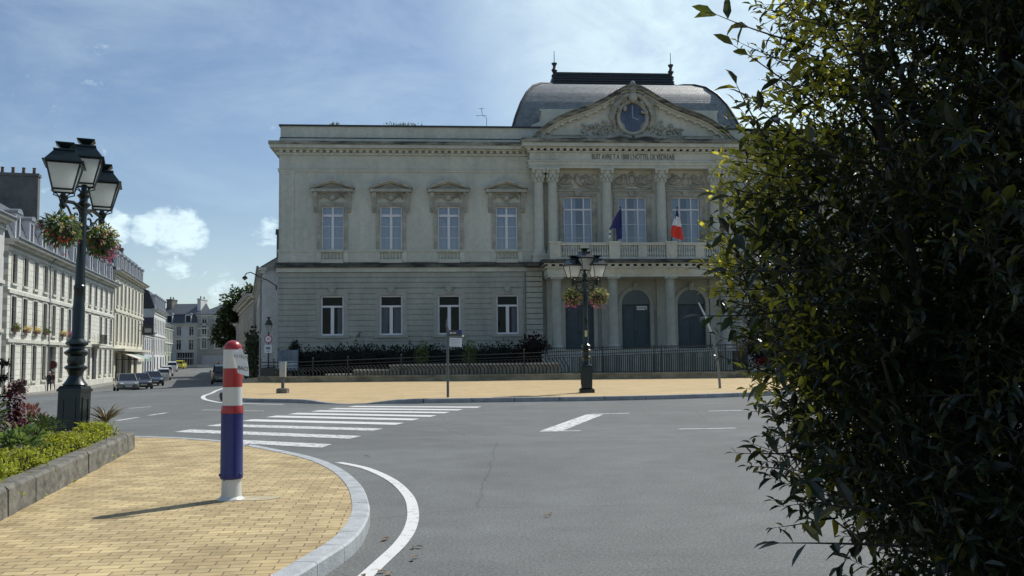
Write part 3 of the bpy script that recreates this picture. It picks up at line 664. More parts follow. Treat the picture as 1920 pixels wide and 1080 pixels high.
# pediment
top = [(17.0, 16.1), (17.35, 16.5), (17.9, 16.95), (18.6, 17.42), (19.3, 17.76), (20.2, 18.08), (21.1, 18.4), (22.0, 18.85), (22.8, 19.35), (23.4, 19.68), (AX, 19.78)]
full = top + [(2 * AX - x, z) for x, z in reversed(top[:-1])]
b = MB(); b.prism([(17.15, 16.06)] + [(x, z - .12) for x, z in full[1:-1]] + [(30.75, 16.06)], -.5, .6); b.obj('pediment_wall', STONE, hall)
def ribbon(pts, lo, hi, y0, y1, bb):
    for i in range(len(pts) - 1):
        (x0, z0), (x1, z1) = pts[i], pts[i + 1]
        bb.prism([(x0, z0 + lo), (x1, z1 + lo), (x1, z1 + hi), (x0, z0 + hi)], y0, y1)
b = MB(); ribbon(full, -.5, -.32, -.72, .5, b); ribbon(full, -.32, -.2, -.86, .5, b)
for i in range(30):
    t = (i + .5) / 30 * (len(full) - 1); k = int(t); q = t - k
    x = full[k][0] + (full[k + 1][0] - full[k][0]) * q; z = full[k][1] + (full[k + 1][1] - full[k][1]) * q
    b.box(x - .11, x + .11, -.82, -.4, z - .60, z - .46)
b.obj('raking_cornice', STONE, hall)
b = MB(); ribbon(full, -.2, .02, -1.12, .5, b); ribbon(full, .02, .09, -1.2, .5, b); b.obj('raking_cornice_top', LEDGE2, hall)
b = MB()
for s in (-1, 1):
    def MX(x): return x if s < 0 else 2 * AX - x
    q = [(17.0, 16.06), (17.0, 16.62), (16.9, 16.75), (16.9, 17.0), (17.05, 17.3), (17.3, 17.42), (17.62, 17.55), (17.72, 17.8), (17.76, 18.34), (17.65, 18.36), (17.65, 18.46), (20.8, 18.46), (21.5, 18.7), (22.3, 19.1), (AX - 1.2, 19.3), (AX - 1.2, 16.06)]
    q = [(MX(x), z) for x, z in q]
    if s > 0: q = q[::-1]
    b.prism(q[::-1] if s > 0 else q[::-1], .25, 1.1)
b.obj('pediment_attic', STONE, hall)
b = MB()
for s in (-1, 1):
    for (dx, dz, r_, tn, sg) in ((1.0, -.75, .5, 1.4, 1), (1.75, -1.05, .42, 1.3, -1), (2.45, -1.1, .34, 1.2, 1), (2.0, -.55, .34, 1.2, 1), (3.1, -1.25, .25, 1.1, -1), (1.35, .1, .28, 1.2, -1), (1.25, .7, .3, 1.2, 1)):
        spiral(AX + s * dx, 17.62 + dz, r_, tn, sg, -.62, .085, b, 1.2, s)
    for k in range(34): b.blob((AX + s * rs.uniform(1.0, 3.5), -.58, 16.25 + rs.uniform(0, .95) * (1 - 0)), (rs.uniform(.08, .2), .13, rs.uniform(.08, .18)), 7, 4)
    b.tube([(AX + s * 1.2, -.65, 16.9), (AX + s * 1.45, -.7, 17.7), (AX + s * 1.2, -.75, 18.5), (AX + s * .7, -.8, 19.0), (AX + s * .3, -.85, 19.3)], [.12, .2, .22, .2, .12], 8)
    b.tube([(AX + s * .3, -.9, 19.2), (AX + s * .65, -.9, 18.95), (AX + s * .9, -.85, 19.2), (AX + s * 1.15, -.8, 18.9)], [.12, .14, .12, .08], 8)
    for k in range(16): b.blob((AX + s * rs.uniform(.5, 1.6), -.78, rs.uniform(17.9, 19.3)), (rs.uniform(.08, .2), .16, rs.uniform(.1, .22)), 7, 4)
    b.tube([(AX + s * .1, -.6, 16.3), (AX + s * .9, -.65, 16.45), (AX + s * 1.8, -.62, 16.25), (AX + s * 3.6, -.58, 16.3)], [.14, .16, .14, .06], 7)
b.blob((AX, -.95, 19.55), (.27, .25, .34), 10, 6); b.blob((AX, -.9, 19.95), (.2, .2, .22), 9, 5); b.blob((AX, -.9, 19.05), (.35, .25, .42), 10, 6)
for k in range(30):
    b.box(AX - 4.9, AX - 4.88, -.52, -.5, 16.3, 16.32) if k == 0 else None
b.tube([(AX - 5.6, -.53, 16.42), (AX - 2.8, -.53, 16.42)], .05, 5); b.tube([(AX + 5.6, -.53, 16.42), (AX + 2.8, -.53, 16.42)], .05, 5)
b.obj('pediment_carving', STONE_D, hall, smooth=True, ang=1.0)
# clock
b = MB(); CZ = 17.66
ring = [(AX + 1.0 * math.cos(a), -.68, CZ + 1.14 * math.sin(a)) for a in [i * math.pi / 20 for i in range(41)]]
b.tube(ring, .15, 8); ck = b.obj('clock', STONE_D, hall, smooth=True, ang=1.2)
b = MB(); b.prism([(AX + .9 * math.cos(a), CZ + 1.03 * math.sin(a)) for a in [i * math.pi / 20 for i in range(40)]][::-1], -.66, -.4)
b.obj('clock_face', mat('clock_face_blue', (.045, .06, .10), .18, .75, 1.1, spec=.7, c2=(.012, .016, .03)), ck)
b = MB()
for k in range(12):
    a = k * math.pi / 6; x, z = AX + .74 * math.sin(a), CZ + .86 * math.cos(a); b.box(x - .03, x + .03, -.675, -.662, z - .09, z + .09)
b.obj('clock_marks', mat('clock_marks_pale', (.11, .13, .17), .5, 0), ck); b = MB()
b.prism([(AX - .04, CZ), (AX + .04, CZ), (AX + .05, CZ + .78), (AX - .05, CZ + .78)], -.685, -.676); b.prism([(AX, CZ + .05), (AX - .04, CZ - .03), (AX + .42, CZ - .2), (AX + .45, CZ - .12)], -.695, -.688)
b.obj('clock_hands', mat('clock_hands_pale', (.24, .28, .34), .5, 0), ck)
# ---- domed slate roof
RX0, RX1, RY0, RY1 = 15.75, 2 * AX - 15.75, .9, 15.6
prof = [(0, 17.1), (.42, 18.2), (.95, 19.3), (1.55, 20.2), (2.3, 20.95), (3.1, 21.38), (3.9, 21.62), (4.6, 21.72)]
b = MB(); vs = []; fs = []
sub = []
for i in range(len(prof) - 1):
    for k in range(3): t = k / 3; sub.append((prof[i][0] + (prof[i + 1][0] - prof[i][0]) * t, prof[i][1] + (prof[i + 1][1] - prof[i][1]) * t))
sub.append(prof[-1])
for d, z in sub:
    k = .78; vs += [(RX0 + d * k, RY0 + d, z), (RX1 - d * k, RY0 + d, z), (RX1 - d * k, RY1 - d, z), (RX0 + d * k, RY1 - d, z)]
for i in range(len(sub) - 1):
    for k in range(4): fs.append((4 * i + k, 4 * i + (k + 1) % 4, 4 * i + 4 + (k + 1) % 4, 4 * i + 4 + k))
n_ = 4 * (len(sub) - 1); fs.append((n_, n_ + 1, n_ + 2, n_ + 3)); b.add(vs, fs)
SLATE_R = brickmat('roof_slates', (.165, .185, .178), (.13, .148, .144), (.10, .115, .112), .26, .17, .012, .43, xz=True, bump=.4, var=.45, vscale=3)
SLATE_R.node_tree.nodes['Principled BSDF'].inputs['Specular IOR Level'].default_value = 1.0
rf = b.obj('roof', SLATE_R, hall, smooth=True, ang=.7)
b = MB()
d, z = sub[-1]; x0, x1, y0, y1 = RX0 + 3.45, RX1 - 3.45, RY0 + d - .1, RY1 - d + .1
b.box(x0 - .05, x1 + .05, y0, y1, 21.66, 21.86); b.prismx([(y0 + .1, 21.86), (y0 + .55, 22.75), (y1 - .55, 22.75), (y1 - .1, 21.86)], x0 + .15, x1 - .15)
b.box(x0 + .3, x1 - .3, y0 + .5, y0 + .75, 22.75, 22.9)
for q in range(4): b.tube([(x0 + .1, y0 + .1 + .12 * q, 21.95 + .22 * q), (x1 - .1, y0 + .1 + .12 * q, 21.95 + .22 * q)], .05, 5)
b.obj('ridge_crest', SLATE_D, rf)
for x in (x0 + .25, x1 - .25):
    b = MB(); b.lathe([(.3, 0), (.34, .12), (.2, .3), (.24, .42), (.14, .6), (.24, .78), (.2, .9), (.1, 1.0), (.17, 1.12), (.24, 1.25), (.13, 1.4), (.1, 1.55), (.2, 1.72), (.22, 1.8), (.03, 1.86), (.02, 2.75), (.008, 2.76)], 10, (x, y0 + .6, 21.8)); b.obj('finial', SLATE_D, rf, smooth=True)
b = MB()
for sx in (0, 1):
    P = [((RX0 + d * .78) if sx == 0 else (RX1 - d * .78), RY0 + d, z + .04) for d, z in sub]
    b = MB(); b.tube(P, .09, 6); b.obj('hip_ridge', SLATE_D, rf, smooth=True)
    b = MB(); b.lathe([(.1, 0), (.16, .3), (.05, .5), (.02, .9)], 8, (RX0 + .7 if sx == 0 else RX1 - .7, RY0 + 6.5, 18.8)); b.obj('roof_vent', SLATE_D, rf, smooth=True)
# ---- portico
colx_lo = [AX - 5.62, AX - 1.88, AX + 1.95, AX + 5.65]
b = MB(); b.box(17.2, 30.7, -2.7, .0, .6, 1.8); 
for k in range(6): b.box(17.2 - .0, 30.7, -2.7 - .32 * (k + 1), -2.69 - .32 * k, .1, 1.8 - .28 * (k + 1) + .0)
b.obj('portico_floor', STONE_GR, hall)
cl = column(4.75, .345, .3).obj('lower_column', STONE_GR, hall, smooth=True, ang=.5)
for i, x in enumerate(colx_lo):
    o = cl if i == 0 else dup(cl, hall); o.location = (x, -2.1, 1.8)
b = MB(); b.box(17.75, 30.2, -2.5, .0, 6.55, 6.7); b.box(17.7, 30.25, -2.55, .0, 6.7, 7.02)
b.box(17.55, 30.4, -2.72, 0, 7.12, 7.22); b.box(17.45, 30.5, -2.85, 0, 7.36, 7.42)
for i in range(26): x = 17.7 + i * .49; b.box(x, x + .24, -2.82, -2.5, 7.22, 7.36); 
b.box(17.7, 30.25, -2.56, 0, 7.02, 7.12)
b.obj('portico_entablature', STONE, hall)
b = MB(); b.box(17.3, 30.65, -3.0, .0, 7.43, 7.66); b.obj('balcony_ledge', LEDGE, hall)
text('LIBERTE   EGALITE   FRATERNITE', .40, (AX + .6, -2.562, 6.87), (R(90), 0, 0), GOLD, 'motto', hall, .01, xs=.95)
# balcony balustrade
b = MB(); px_ = [AX - 5.75, AX - 1.85, AX + 1.95, AX + 5.8]
for x in px_: b.box(x - .34, x + .34, -2.85, -2.3, 7.66, 8.72); b.box(x - .4, x + .4, -2.9, -2.25, 8.72, 8.84); b.box(x - .2, x + .2, -2.88, -2.86, 7.95, 8.5)
for i in range(3):
    xa, xb_ = px_[i] + .34, px_[i + 1] - .34; xm = (xa + xb_) / 2
    b.box(xa, xb_, -2.72, -2.42, 7.66, 7.82); b.box(xa, xb_, -2.74, -2.4, 8.6, 8.78)
    b.box(xm - .3, xm + .3, -2.7, -2.45, 7.82, 8.6)
    bal_panel(xa, xm - .3, 7.82, 8.6, -2.57, 8, b); bal_panel(xm + .3, xb_, 7.82, 8.6, -2.57, 8, b)
for s in (-1, 1):
    x = AX + s * 5.78; b.box(x - .12, x + .12, -2.3, -1.0, 7.66, 7.82); b.box(x - .14, x + .14, -2.3, -1.0, 8.6, 8.78)
    for k in range(5): b.lathe([(.055, 0), (.035, .1), (.07, .25), (.03, .6), (.055, .78)], 8, (x, -2.15 + k * .26, 7.82))
b.obj('balcony_balustrade', STONE, hall, smooth=True, ang=.5)
# doors: arched
def arch_pts(cx, r_, z0, n=16): return [(cx + r_ * math.cos(math.pi * i / n), z0 + r_ * math.sin(math.pi * i / n)) for i in range(n + 1)]
b = MB()
for c in dr_c:
    for s in (-1, 1): b.box(*sorted((c + s * .98, c + s * 1.22)), -.10, .06, 1.8, 4.86)
    A1 = arch_pts(c, .98, 4.86); A2 = arch_pts(c, 1.22, 4.86)
    for i in range(16): b.prism([A1[i], A1[i + 1], A2[i + 1], A2[i]][::-1], -.10, .06)
    b.prism([(c - .14, 5.8), (c + .14, 5.8), (c + .2, 6.3), (c - .2, 6.3)], -.22, .06); b.blob((c, -.2, 6.2), (.17, .12, .17), 8, 5); b.blob((c, -.18, 5.95), (.12, .1, .14), 8, 5)
for x in colx_lo: b.box(x - .42, x + .42, -.14, .06, 1.8, 6.55)
for x in (AX - 1.88, AX + 1.95): b.box(x - .75, x + .75, -.06, .06, 4.55, 4.72)
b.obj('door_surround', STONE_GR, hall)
for i, c in enumerate(dr_c):
    b = MB(); b.prism([(-.97, 0), (.97, 0)] + [(x, z + 3.06) for x, z in arch_pts(0, .97, 0)], .22, .28) if False else b.box(-.97, .97, .2, .26, 0, 3.06)
    for s in (-1, 1):
        for (z0, z1) in ((.15, .55), (.68, 1.25), (1.4, 2.8)):
            x0, x1 = sorted((s * .14, s * .84)); b.box(x0, x1, .175, .2, z0, z1); b.box(x0 + .1, x1 - .1, .165, .175, z0 + .1, z1 - .1)
    b.box(-.05, .05, .16, .2, 0, 3.02); b.box(-.97, .97, .12, .24, 3.0, 3.14)
    dr = b.obj('door', DOORM, hall); dr.location = (c, 0, 1.8)
    b = MB(); A1 = arch_pts(0, .97, 3.06); b.add([(x, -.03, z) for x, z in A1], [tuple(range(len(A1) - 1, -1, -1))]); b.obj('fanlight', mat('door_fanlight', (.06, .08, .085), .3, .2, 2), dr)
    b = MB()
    for s in (-1, 1): b.lathe([(.03, 0), (.045, .03), (.02, .06)], 8, (s * .1, .15, 1.15))
    b.obj('handle', mat('brass_%d' % i, (.3, .24, .1), .4, 0, metal=1), dr)
    if i == 1:
        b = MB(); b.box(.1, .82, .15, .162, 2.68, 2.95); b.obj('notice', WHITE, dr); b = MB(); b.box(.14, .78, .145, .149, 2.79, 2.84); b.obj('notice_line', DOORM, dr)
        b = MB(); b.box(.68, .76, .145, .149, 2.70, 2.77); b.obj('notice_mark', DOORM, dr)
b = MB(); b.box(.3, .38, 0, 0, 0, 0)
# plants on the parapet
LEAF_W = leafmat('weed_leaves', (.05, .08, .03), (.12, .18, .04))
b = MB()
for k in range(160):
    u = random.choice([random.uniform(7.0, 9.6), random.gauss(8.2, .5), random.gauss(3.6, .15)]); b.leaf(Vector((u, -.02 + random.uniform(-.05, .4), 17.15 + abs(random.gauss(0, .07)))), rv() + Vector((0, 0, .8)), rv(), .16, .05)
b.obj('parapet_weeds', LEAF_W, hall)
at = thing('television_antenna', 'thin bent television antenna on the flat roof beside the slate dome', 'antenna', HW(14.0, 1.0, 17.15))
b = MB(); b.tube([(0, 0, -.02), (0, 0, .85), (-.3, 0, 1.05), (-.35, 0, 1.55)], .018, 5); b.obj('mast', IRON_D, at)
b = MB(); b.tube([(-.75, 0, 1.0), (.0, 0, 1.02)], .012, 4); b.tube([(-.55, 0, 1.5), (-.15, 0, 1.52)], .012, 4); b.tube([(-.6, -.2, 1.0), (-.6, .2, 1.0)], .012, 4); b.obj('aerial', IRON_D, at)
# flags
def flag(name, label, loc, lean, cols, panel, group=None):
    t = thing(name, label, 'flag', loc, HR)
    b = MB(); top = Vector((lean, -.9, 2.95)); b.tube([(0, 0, 0), top], [.035, .03], 7); b.lathe([(.02, 0), (.05, .04), (.05, .08), (.01, .13)], 8, tuple(top)); b.obj('flagpole', IRON_D, t, smooth=True)
    return t, top
EU = mat('blue_flag_cloth', (.03, .035, .16), .8, .2, 3); FRB = mat('flag_blue', (.03, .04, .25), .8, 0); FRW = mat('flag_white', (.8, .8, .8), .8, 0); FRR = mat('flag_red', (.75, .06, .04), .8, 0)
t, top = flag('blue_flag', 'drooping dark blue flag on the balcony, left of the tricolour', HW(AX - 1.75, -2.35, 8.0), .25, None, None)
def cloth(P, mt_fun, name, parent, nx=14, nz=18):
    """hanging folded cloth: P(u,v)->Vector"""
    b = MB(); vs = [P(i / nx, j / nz) for j in range(nz + 1) for i in range(nx + 1)]
    for j in range(nz):
        for i in range(nx):
            b.add([vs[j * (nx + 1) + i], vs[j * (nx + 1) + i + 1], vs[(j + 1) * (nx + 1) + i + 1], vs[(j + 1) * (nx + 1) + i]], [(0, 1, 2, 3)], mt_fun(i / nx, j / nz))
    me = b.obj(name, [EU, FRB, FRW, FRR, mat(name + '_fringe', (.75, .72, .6), .8, 0)], parent); return me
def P1(u, v):
    w_ = .05 + .62 * min(1, v * 1.5)
    x = top.x - w_ * (1 - u) * 1.0 + .10 * (u) - .22 * max(0, v - .6) * (1 - u); y = top.y + .1 + .12 * math.sin(u * 9 + v * 2) * min(1, v * 3) + .12 * v
    ln = 1.95 if (u > .62) else (1.35 + (.5 if u < .2 else -.12))
    return Vector((x, y, top.z - .05 - v * ln))
cloth(P1, lambda u, v: 4 if (u < .14 and v > .62 and int(v * 18) % 3 != 0) else 0, 'flag_cloth', t)
t, top = flag('tricolour_flag', 'blue, white and red flag drooping from the balcony pole', HW(AX + 1.85, -2.35, 8.0), .42, None, None)
def P2(u, v):
    w_ = .04 + .5 * min(1, v * 1.3); x = top.x + .05 - w_ * (1 - u) + .3 * u * v + .10 * v; y = top.y + .1 + .11 * math.sin(u * 10 + v * 3) * min(1, v * 3) + .1 * v
    return Vector((x, y, top.z - .1 - v * (1.75 + .25 * u)))
cloth(P2, lambda u, v: 1 if v < .2 else (2 if v < .52 else 3), 'flag_cloth', t)

# ------------------------------------------------------------------ railing on its low wall, ramp wall, planting before the hall
FP = [(-15.3, 58.8), (-15.1, 54.5), (-14.3, 51.6), (-12.6, 50.0), (-9.0, 49.75), (1.1, 49.75), (12.2, 49.4), (12.9, 49.9), (12.9, 53.5)]
def seglen(P): return [math.dist(P[i], P[i + 1]) for i in range(len(P) - 1)]
def along(P, s):
    for i, l in enumerate(seglen(P)):
        if s <= l or i == len(P) - 2:
            t = s / l; return (P[i][0] + (P[i + 1][0] - P[i][0]) * t, P[i][1] + (P[i + 1][1] - P[i][1]) * t), ((P[i + 1][0] - P[i][0]) / l, (P[i + 1][1] - P[i][1]) / l)
        s -= l
def topz(x): return 1.22 + .70 * max(0, min(1, (x + 12.3) / 24.5))
fen = thing('ramp_railing', 'long dark iron railing on a low stone wall before the town hall', 'railing', (-.1, 49.8, .116))
FO = Vector((-.1, 49.8, .116))
def LF(x, y, z): return (x - FO.x, y - FO.y, z - FO.z)
TL = sum(seglen(FP))
b = MB()
for i in range(len(FP) - 1):
    (x0, y0), (x1, y1) = FP[i], FP[i + 1]; L_ = math.dist((x0, y0), (x1, y1)); nx_, ny_ = -(y1 - y0) / L_ * .14, (x1 - x0) / L_ * .14
    for (z0, z1, k) in ((.0, .27, 1.0), (.27, .34, 1.25)):
        q = [(x0 - nx_ * k, y0 - ny_ * k), (x1 - nx_ * k, y1 - ny_ * k), (x1 + nx_ * k, y1 + ny_ * k), (x0 + nx_ * k, y0 + ny_ * k)]
        b.prismz([LF(x, y, 0)[:2] for x, y in q], z0 - .02, z1 + (.001 * i))
b.obj('base_wall', grimy('railing_wall_stone', (.30, .28, .20), (.13, .12, .09), 1, 2, .35, .6), fen)
b = MB(); s_ = .3
while s_ < TL - .1:
    (x, y), d = along(FP, s_); zt = topz(x) - .34
    if -13 < x < 3.2:
        zm = .62 + .25 * (zt - .62); b.tube([LF(x, y, .34), LF(x, y, zm)], .032, 4); b.tube([LF(x, y, zm), LF(x - .3, y + .02, zt)], .03, 4)
    else: b.tube([LF(x, y, .34), LF(x, y, zt)], .023, 4)
    s_ += .2 if -13 < x < 3.2 else .1
b.obj('bars', mat('railing_bars', (.035, .043, .043), .32, .2, 4, metal=.4), fen)
b = MB()
for dz, r_ in ((0, .03), (-.2, .022), (-.33, .016)):
    P = []
    for k in range(120): (x, y), d = along(FP, TL * k / 119.01); P.append(LF(x, y - (.05 if dz == 0 else 0), topz(x) + dz))
    b.tube(P, r_, 6)
P = [LF(*along(FP, TL * k / 119.01)[0], .46) for k in range(120)]; b.tube(P, .016, 5)
b.obj('handrail', mat('railing_metal', (.045, .06, .06), .28, .2, 3, metal=.5), fen, smooth=True)
for px in (-15.0, -13.3, -11.0, -9.0, -6.1, -2.4, .6, 4.0, 7.7, 12.15, 12.85):
    # nearest arc position
    best = min(range(400), key=lambda k: abs(along(FP, TL * k / 400)[0][0] - px) + (0 if along(FP, TL * k / 400)[0][1] < 52 or px < -14 else 9))
    (x, y), d = along(FP, TL * best / 400)
    b = MB(); b.tube([LF(x, y, .3), LF(x, y, topz(x) + .12)], .032, 7); b.blob(LF(x, y, topz(x) + .17), .05, 7, 5); b.obj('post', IRON_D, fen, smooth=True)
b = MB(); b.box(*[v for v in (12.05 - FO.x, 12.75 - FO.x, 49.25 - FO.y, 49.9 - FO.y)], 0, .42); b.obj('end_block', OLDSTONE, fen)
# inner ramp wall and second railing
COPE = mat('pale_coping', (.55, .53, .45), .7, .1, 3)
RW = [((-10.4, 50.65), (-8.9, 50.6), .42), ((-8.85, 50.6), (-6.9, 50.55), .64), ((-6.85, 50.55), (2.6, 50.5), .90)]
rw = thing('ramp_wall', 'low stepped stone ramp wall with pale coping behind the railing', 'wall', (-4, 51, .116))
for (a, c, h) in RW:
    b = MB(); b.box(a[0] + 4, c[0] + 4, a[1] - 51, a[1] - 51 + .3, -.05, h - .06); o = b.obj('wall_panel', grimy('ramp_stone', (.33, .30, .23), (.18, .17, .13), 2, 2, .35, .6), rw)
    b = MB(); b.box(a[0] + 3.99, c[0] + 4.01, a[1] - 51.05, a[1] - 51 + .36, h - .06, h + .03); b.obj('coping', COPE, o)
b = MB(); b.box(-8.2, 16.0, -1.06, -.62, -.05, .29); b.box(6.65, 16.0, -.62, -.1, -.05, .285); b.obj('ramp_floor', COPE, rw)
rr = thing('inner_railing', 'second dark iron railing behind the main one, before the portico steps', 'railing', (3.4, 52.6, .116))
b = MB()
for i in range(84): x = -1.5 + i * .125; b.box(x - .016, x + .016, -.011, .011, .35, 1.62 + .008 * (13 + i * .12))
b.obj('bars', IRON_D, rr)
b = MB(); b.tube([(-1.6, 0, 1.74), (9.2, 0, 1.84)], .025, 6); b.tube([(-1.6, 0, .35), (9.2, 0, .35)], .02, 6); b.obj('handrail', IRON_D, rr)
for x in (-1.5, 1.8, 5.2, 8.9): b = MB(); b.tube([(x, 0, 0), (x, 0, 1.72 + .008 * (x + 14))], .03, 6); b.obj('post', IRON_D, rr)
# hedge & shrubs
HEDGE = leafmat('hedge_dark_leaves', (.010, .017, .009), (.03, .05, .012), .5, .2)
def bush(name, label, cat_, loc, rz, blobs, n, L, W, mt, core=None, group=None, up=.3, part='foliage', seed=1):
    t = thing(name, label, cat_, loc, rz, group); rnd = random.Random(seed); b = MB()
    vol = [bl[1][0] * bl[1][1] * bl[1][2] for bl in blobs]; tot = sum(v ** .67 for v in vol)
    for bl, v in zip(blobs, vol):
        c = Vector(bl[0]); r_ = bl[1]
        for k in range(int(n * v ** .67 / tot)):
            d = Vector((rnd.gauss(0, 1), rnd.gauss(0, 1), rnd.gauss(0, 1))).normalized(); q = rnd.uniform(.55, 1.08)
            p = c + Vector((d.x * r_[0] * q, d.y * r_[1] * q, d.z * r_[2] * q))
            if p.z < .02: continue
            nn = Vector((rnd.gauss(0, .6), rnd.gauss(0, .6), 1))
            b.leaf(p, d + Vector((rnd.gauss(0, .5), rnd.gauss(0, .5), rnd.gauss(up, .4))), nn, L * rnd.uniform(.6, 1.3), W * rnd.uniform(.7, 1.2))
    b.obj(part, mt, t)
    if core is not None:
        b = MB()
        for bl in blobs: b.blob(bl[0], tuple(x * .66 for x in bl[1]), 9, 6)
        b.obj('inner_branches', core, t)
    return t
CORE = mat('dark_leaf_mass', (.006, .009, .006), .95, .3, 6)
bl_ = []
rs = random.Random(3)
x = 2.2
while x < 16.6:
    bl_.append(((x - 9, rs.uniform(-.15, .15), 1.2 + rs.uniform(-.12, .1)), (.95, .8, .82 + rs.uniform(-.1, .15)))); bl_.append(((x - 9 + .3, .1, .55), (.9, .85, .6))); x += .75
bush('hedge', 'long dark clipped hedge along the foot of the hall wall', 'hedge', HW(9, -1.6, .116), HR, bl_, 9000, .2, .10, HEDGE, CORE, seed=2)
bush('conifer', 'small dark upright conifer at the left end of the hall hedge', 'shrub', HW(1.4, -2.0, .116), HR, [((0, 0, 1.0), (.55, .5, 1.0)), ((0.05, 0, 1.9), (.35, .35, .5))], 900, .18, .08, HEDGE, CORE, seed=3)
GOLDC = leafmat('golden_leaves', (.085, .12, .03), (.25, .3, .06), .5, .3)
for i, (px, nm) in enumerate(((-5.55, 'left of the sign pole'), (-2.65, 'right of the sign pole'))):
    bush('golden_shrub', 'small golden green shrub in front of the dark hedge, ' + nm, 'shrub', (px * 1.0, 55.3, .116), 0, [((0, 0, 1.35), (.4, .4, .6)), ((.1, 0, 1.95), (.28, .25, .38)), ((0, 0, .6), (.25, .25, .6))], 620, .19, .05, GOLDC, None, seed=5 + i, up=-.2)
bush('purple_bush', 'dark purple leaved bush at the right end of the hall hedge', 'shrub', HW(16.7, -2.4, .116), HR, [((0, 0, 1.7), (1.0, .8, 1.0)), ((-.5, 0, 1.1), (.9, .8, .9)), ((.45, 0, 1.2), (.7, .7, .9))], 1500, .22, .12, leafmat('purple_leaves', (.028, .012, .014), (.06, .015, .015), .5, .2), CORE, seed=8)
ros = thing('rosemary_sprig', 'thin pale plant stem rising above the hedge between the windows', 'plant', HW(5.2, -1.2, .116))
b = MB(); b.tube([(-.3, 0, 0), (-.1, 0, 2.1), (.05, 0, 2.7), (.3, 0, 3.0)], [.02, .016, .012, .006], 5); b.obj('stem', mat('pale_stem', (.2, .2, .12), .9, 0), ros)
b = MB()
for k in range(50): t = random.random(); b.leaf(Vector((-.1 + .4 * t, random.gauss(0, .05), 2.1 + .9 * t)), rv(), rv(), .16, .05)
b.obj('leaves', GOLDC, ros)
# pale notice board at the hall's left corner
nb = thing('notice_board', 'pale blue notice board by the left corner of the hall', 'notice board', HW(1.0, -2.6, .116), HR)
b = MB(); b.box(-.55, .75, -.04, .04, .55, 1.85); b.obj('panel', mat('notice_blue', (.10, .14, .20), .25, .5, 1.2, spec=.7), nb)
b = MB(); b.box(-.5, .7, -.05, -.041, .62, 1.15); b.obj('poster', mat('poster_pale', (.36, .42, .46), .4, .4, 2), nb)
for x in (-.5, .7): b = MB(); b.box(x - .04, x + .04, .041, .1, 0, 1.95); b.obj('post', IRON_D, nb)
# bush with red flowers and bench right of the railing
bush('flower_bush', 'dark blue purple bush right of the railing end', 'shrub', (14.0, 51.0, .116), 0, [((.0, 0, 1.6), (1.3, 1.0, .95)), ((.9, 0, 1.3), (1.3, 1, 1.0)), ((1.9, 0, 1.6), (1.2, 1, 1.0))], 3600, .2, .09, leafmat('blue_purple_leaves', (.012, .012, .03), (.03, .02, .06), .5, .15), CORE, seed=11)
bush('red_flowers', 'row of dark red flowers under the blue purple bush', 'flowers', (14.8, 50.1, .116), 0, [((-.9, 0, .75), (.5, .35, .35)), ((-.1, 0, .8), (.6, .35, .35)), ((.9, 0, .75), (.6, .35, .35))], 900, .12, .09, leafmat('dark_red_petals', (.16, .012, .012), (.2, .02, .02), .6, .2), None, seed=12)
bn = thing('metal_bench', 'low metal bench catching the sun right of the railing', 'bench', (14.4, 48.6, .116))
b = MB()
for k in range(4): b.box(-1.5, 1.9, -.22 + k * .12, -.13 + k * .12, .46, .5)
b.obj('seat', mat('bench_metal', (.45, .46, .47), .35, .1, 4, metal=.3), bn)
for x in (-1.3, -.1, .4, 1.7): b = MB(); b.box(x - .03, x + .03, -.2, .2, 0, .46); b.box(x - .12, x + .12, -.24, .24, 0, .03); b.obj('leg', IRON_D, bn)

# ------------------------------------------------------------------ lamps with hanging flower baskets
def lantern(parent, loc, s=1.0, rz=0.3):
    b = MB(); k = s; w8 = 1.16
    bot, top_, hb, ht = 0, .42 * k, .15 * k, .25 * k
    # corner bars
    for sx in (-1, 1):
        for sy in (-1, 1): b.tube([(sx * hb, sy * hb, bot), (sx * ht, sy * ht, top_)], .014 * k, 4)
    for h, z in ((hb, bot), (ht, top_)):
        for a, c in (((-h, -h), (h, -h)), ((h, -h), (h, h)), ((h, h), (-h, h)), ((-h, h), (-h, -h))): b.tube([(*a, z), (*c, z)], .016 * k, 4)
    b.frust((0, 0, top_ + .005), (.305 * k, .305 * k), (0, 0, top_ + .03 * k), (.305 * k, .305 * k))
    b.frust((0, 0, top_ + .03 * k), (.28 * k, .28 * k), (0, 0, top_ + .22 * k), (.15 * k, .15 * k))
    b.frust((0, 0, top_ + .22 * k), (.165 * k, .165 * k), (0, 0, top_ + .245 * k), (.165 * k, .165 * k))
    b.frust((0, 0, top_ + .245 * k), (.10 * k, .10 * k), (0, 0, top_ + .27 * k), (.06 * k, .06 * k))
    b.frust((0, 0, top_ + .27 * k), (.06 * k, .06 * k), (0, 0, top_ + .345 * k), (.135 * k, .135 * k))
    b.box(-.14 * k, .14 * k, -.14 * k, .14 * k, top_ + .345 * k, top_ + .362 * k)
    # cradle under the glass
    for sx in (-1, 1):
        for sy in (-1, 1): b.tube([(sx * hb, sy * hb, 0), (sx * hb * 1.05, sy * hb * 1.05, -.04 * k), (sx * .07 * k, sy * .07 * k, -.09 * k), (sx * .03 * k, sy * .03 * k, -.2 * k)], .011 * k, 5)
    b.lathe([(.03 * k, -.3 * k), (.06 * k, -.25 * k), (.045 * k, -.19 * k)], 10)
    o = b.obj('lantern', IRON, parent, smooth=True, ang=.5); o.location = loc; o.rotation_euler = (0, 0, rz)
    b = MB(); b.frust((0, 0, .012), (hb - .012, hb - .012), (0, 0, top_ - .01), (ht - .014, ht - .014)); b.obj('lantern_glass', MILK, o)
    return o
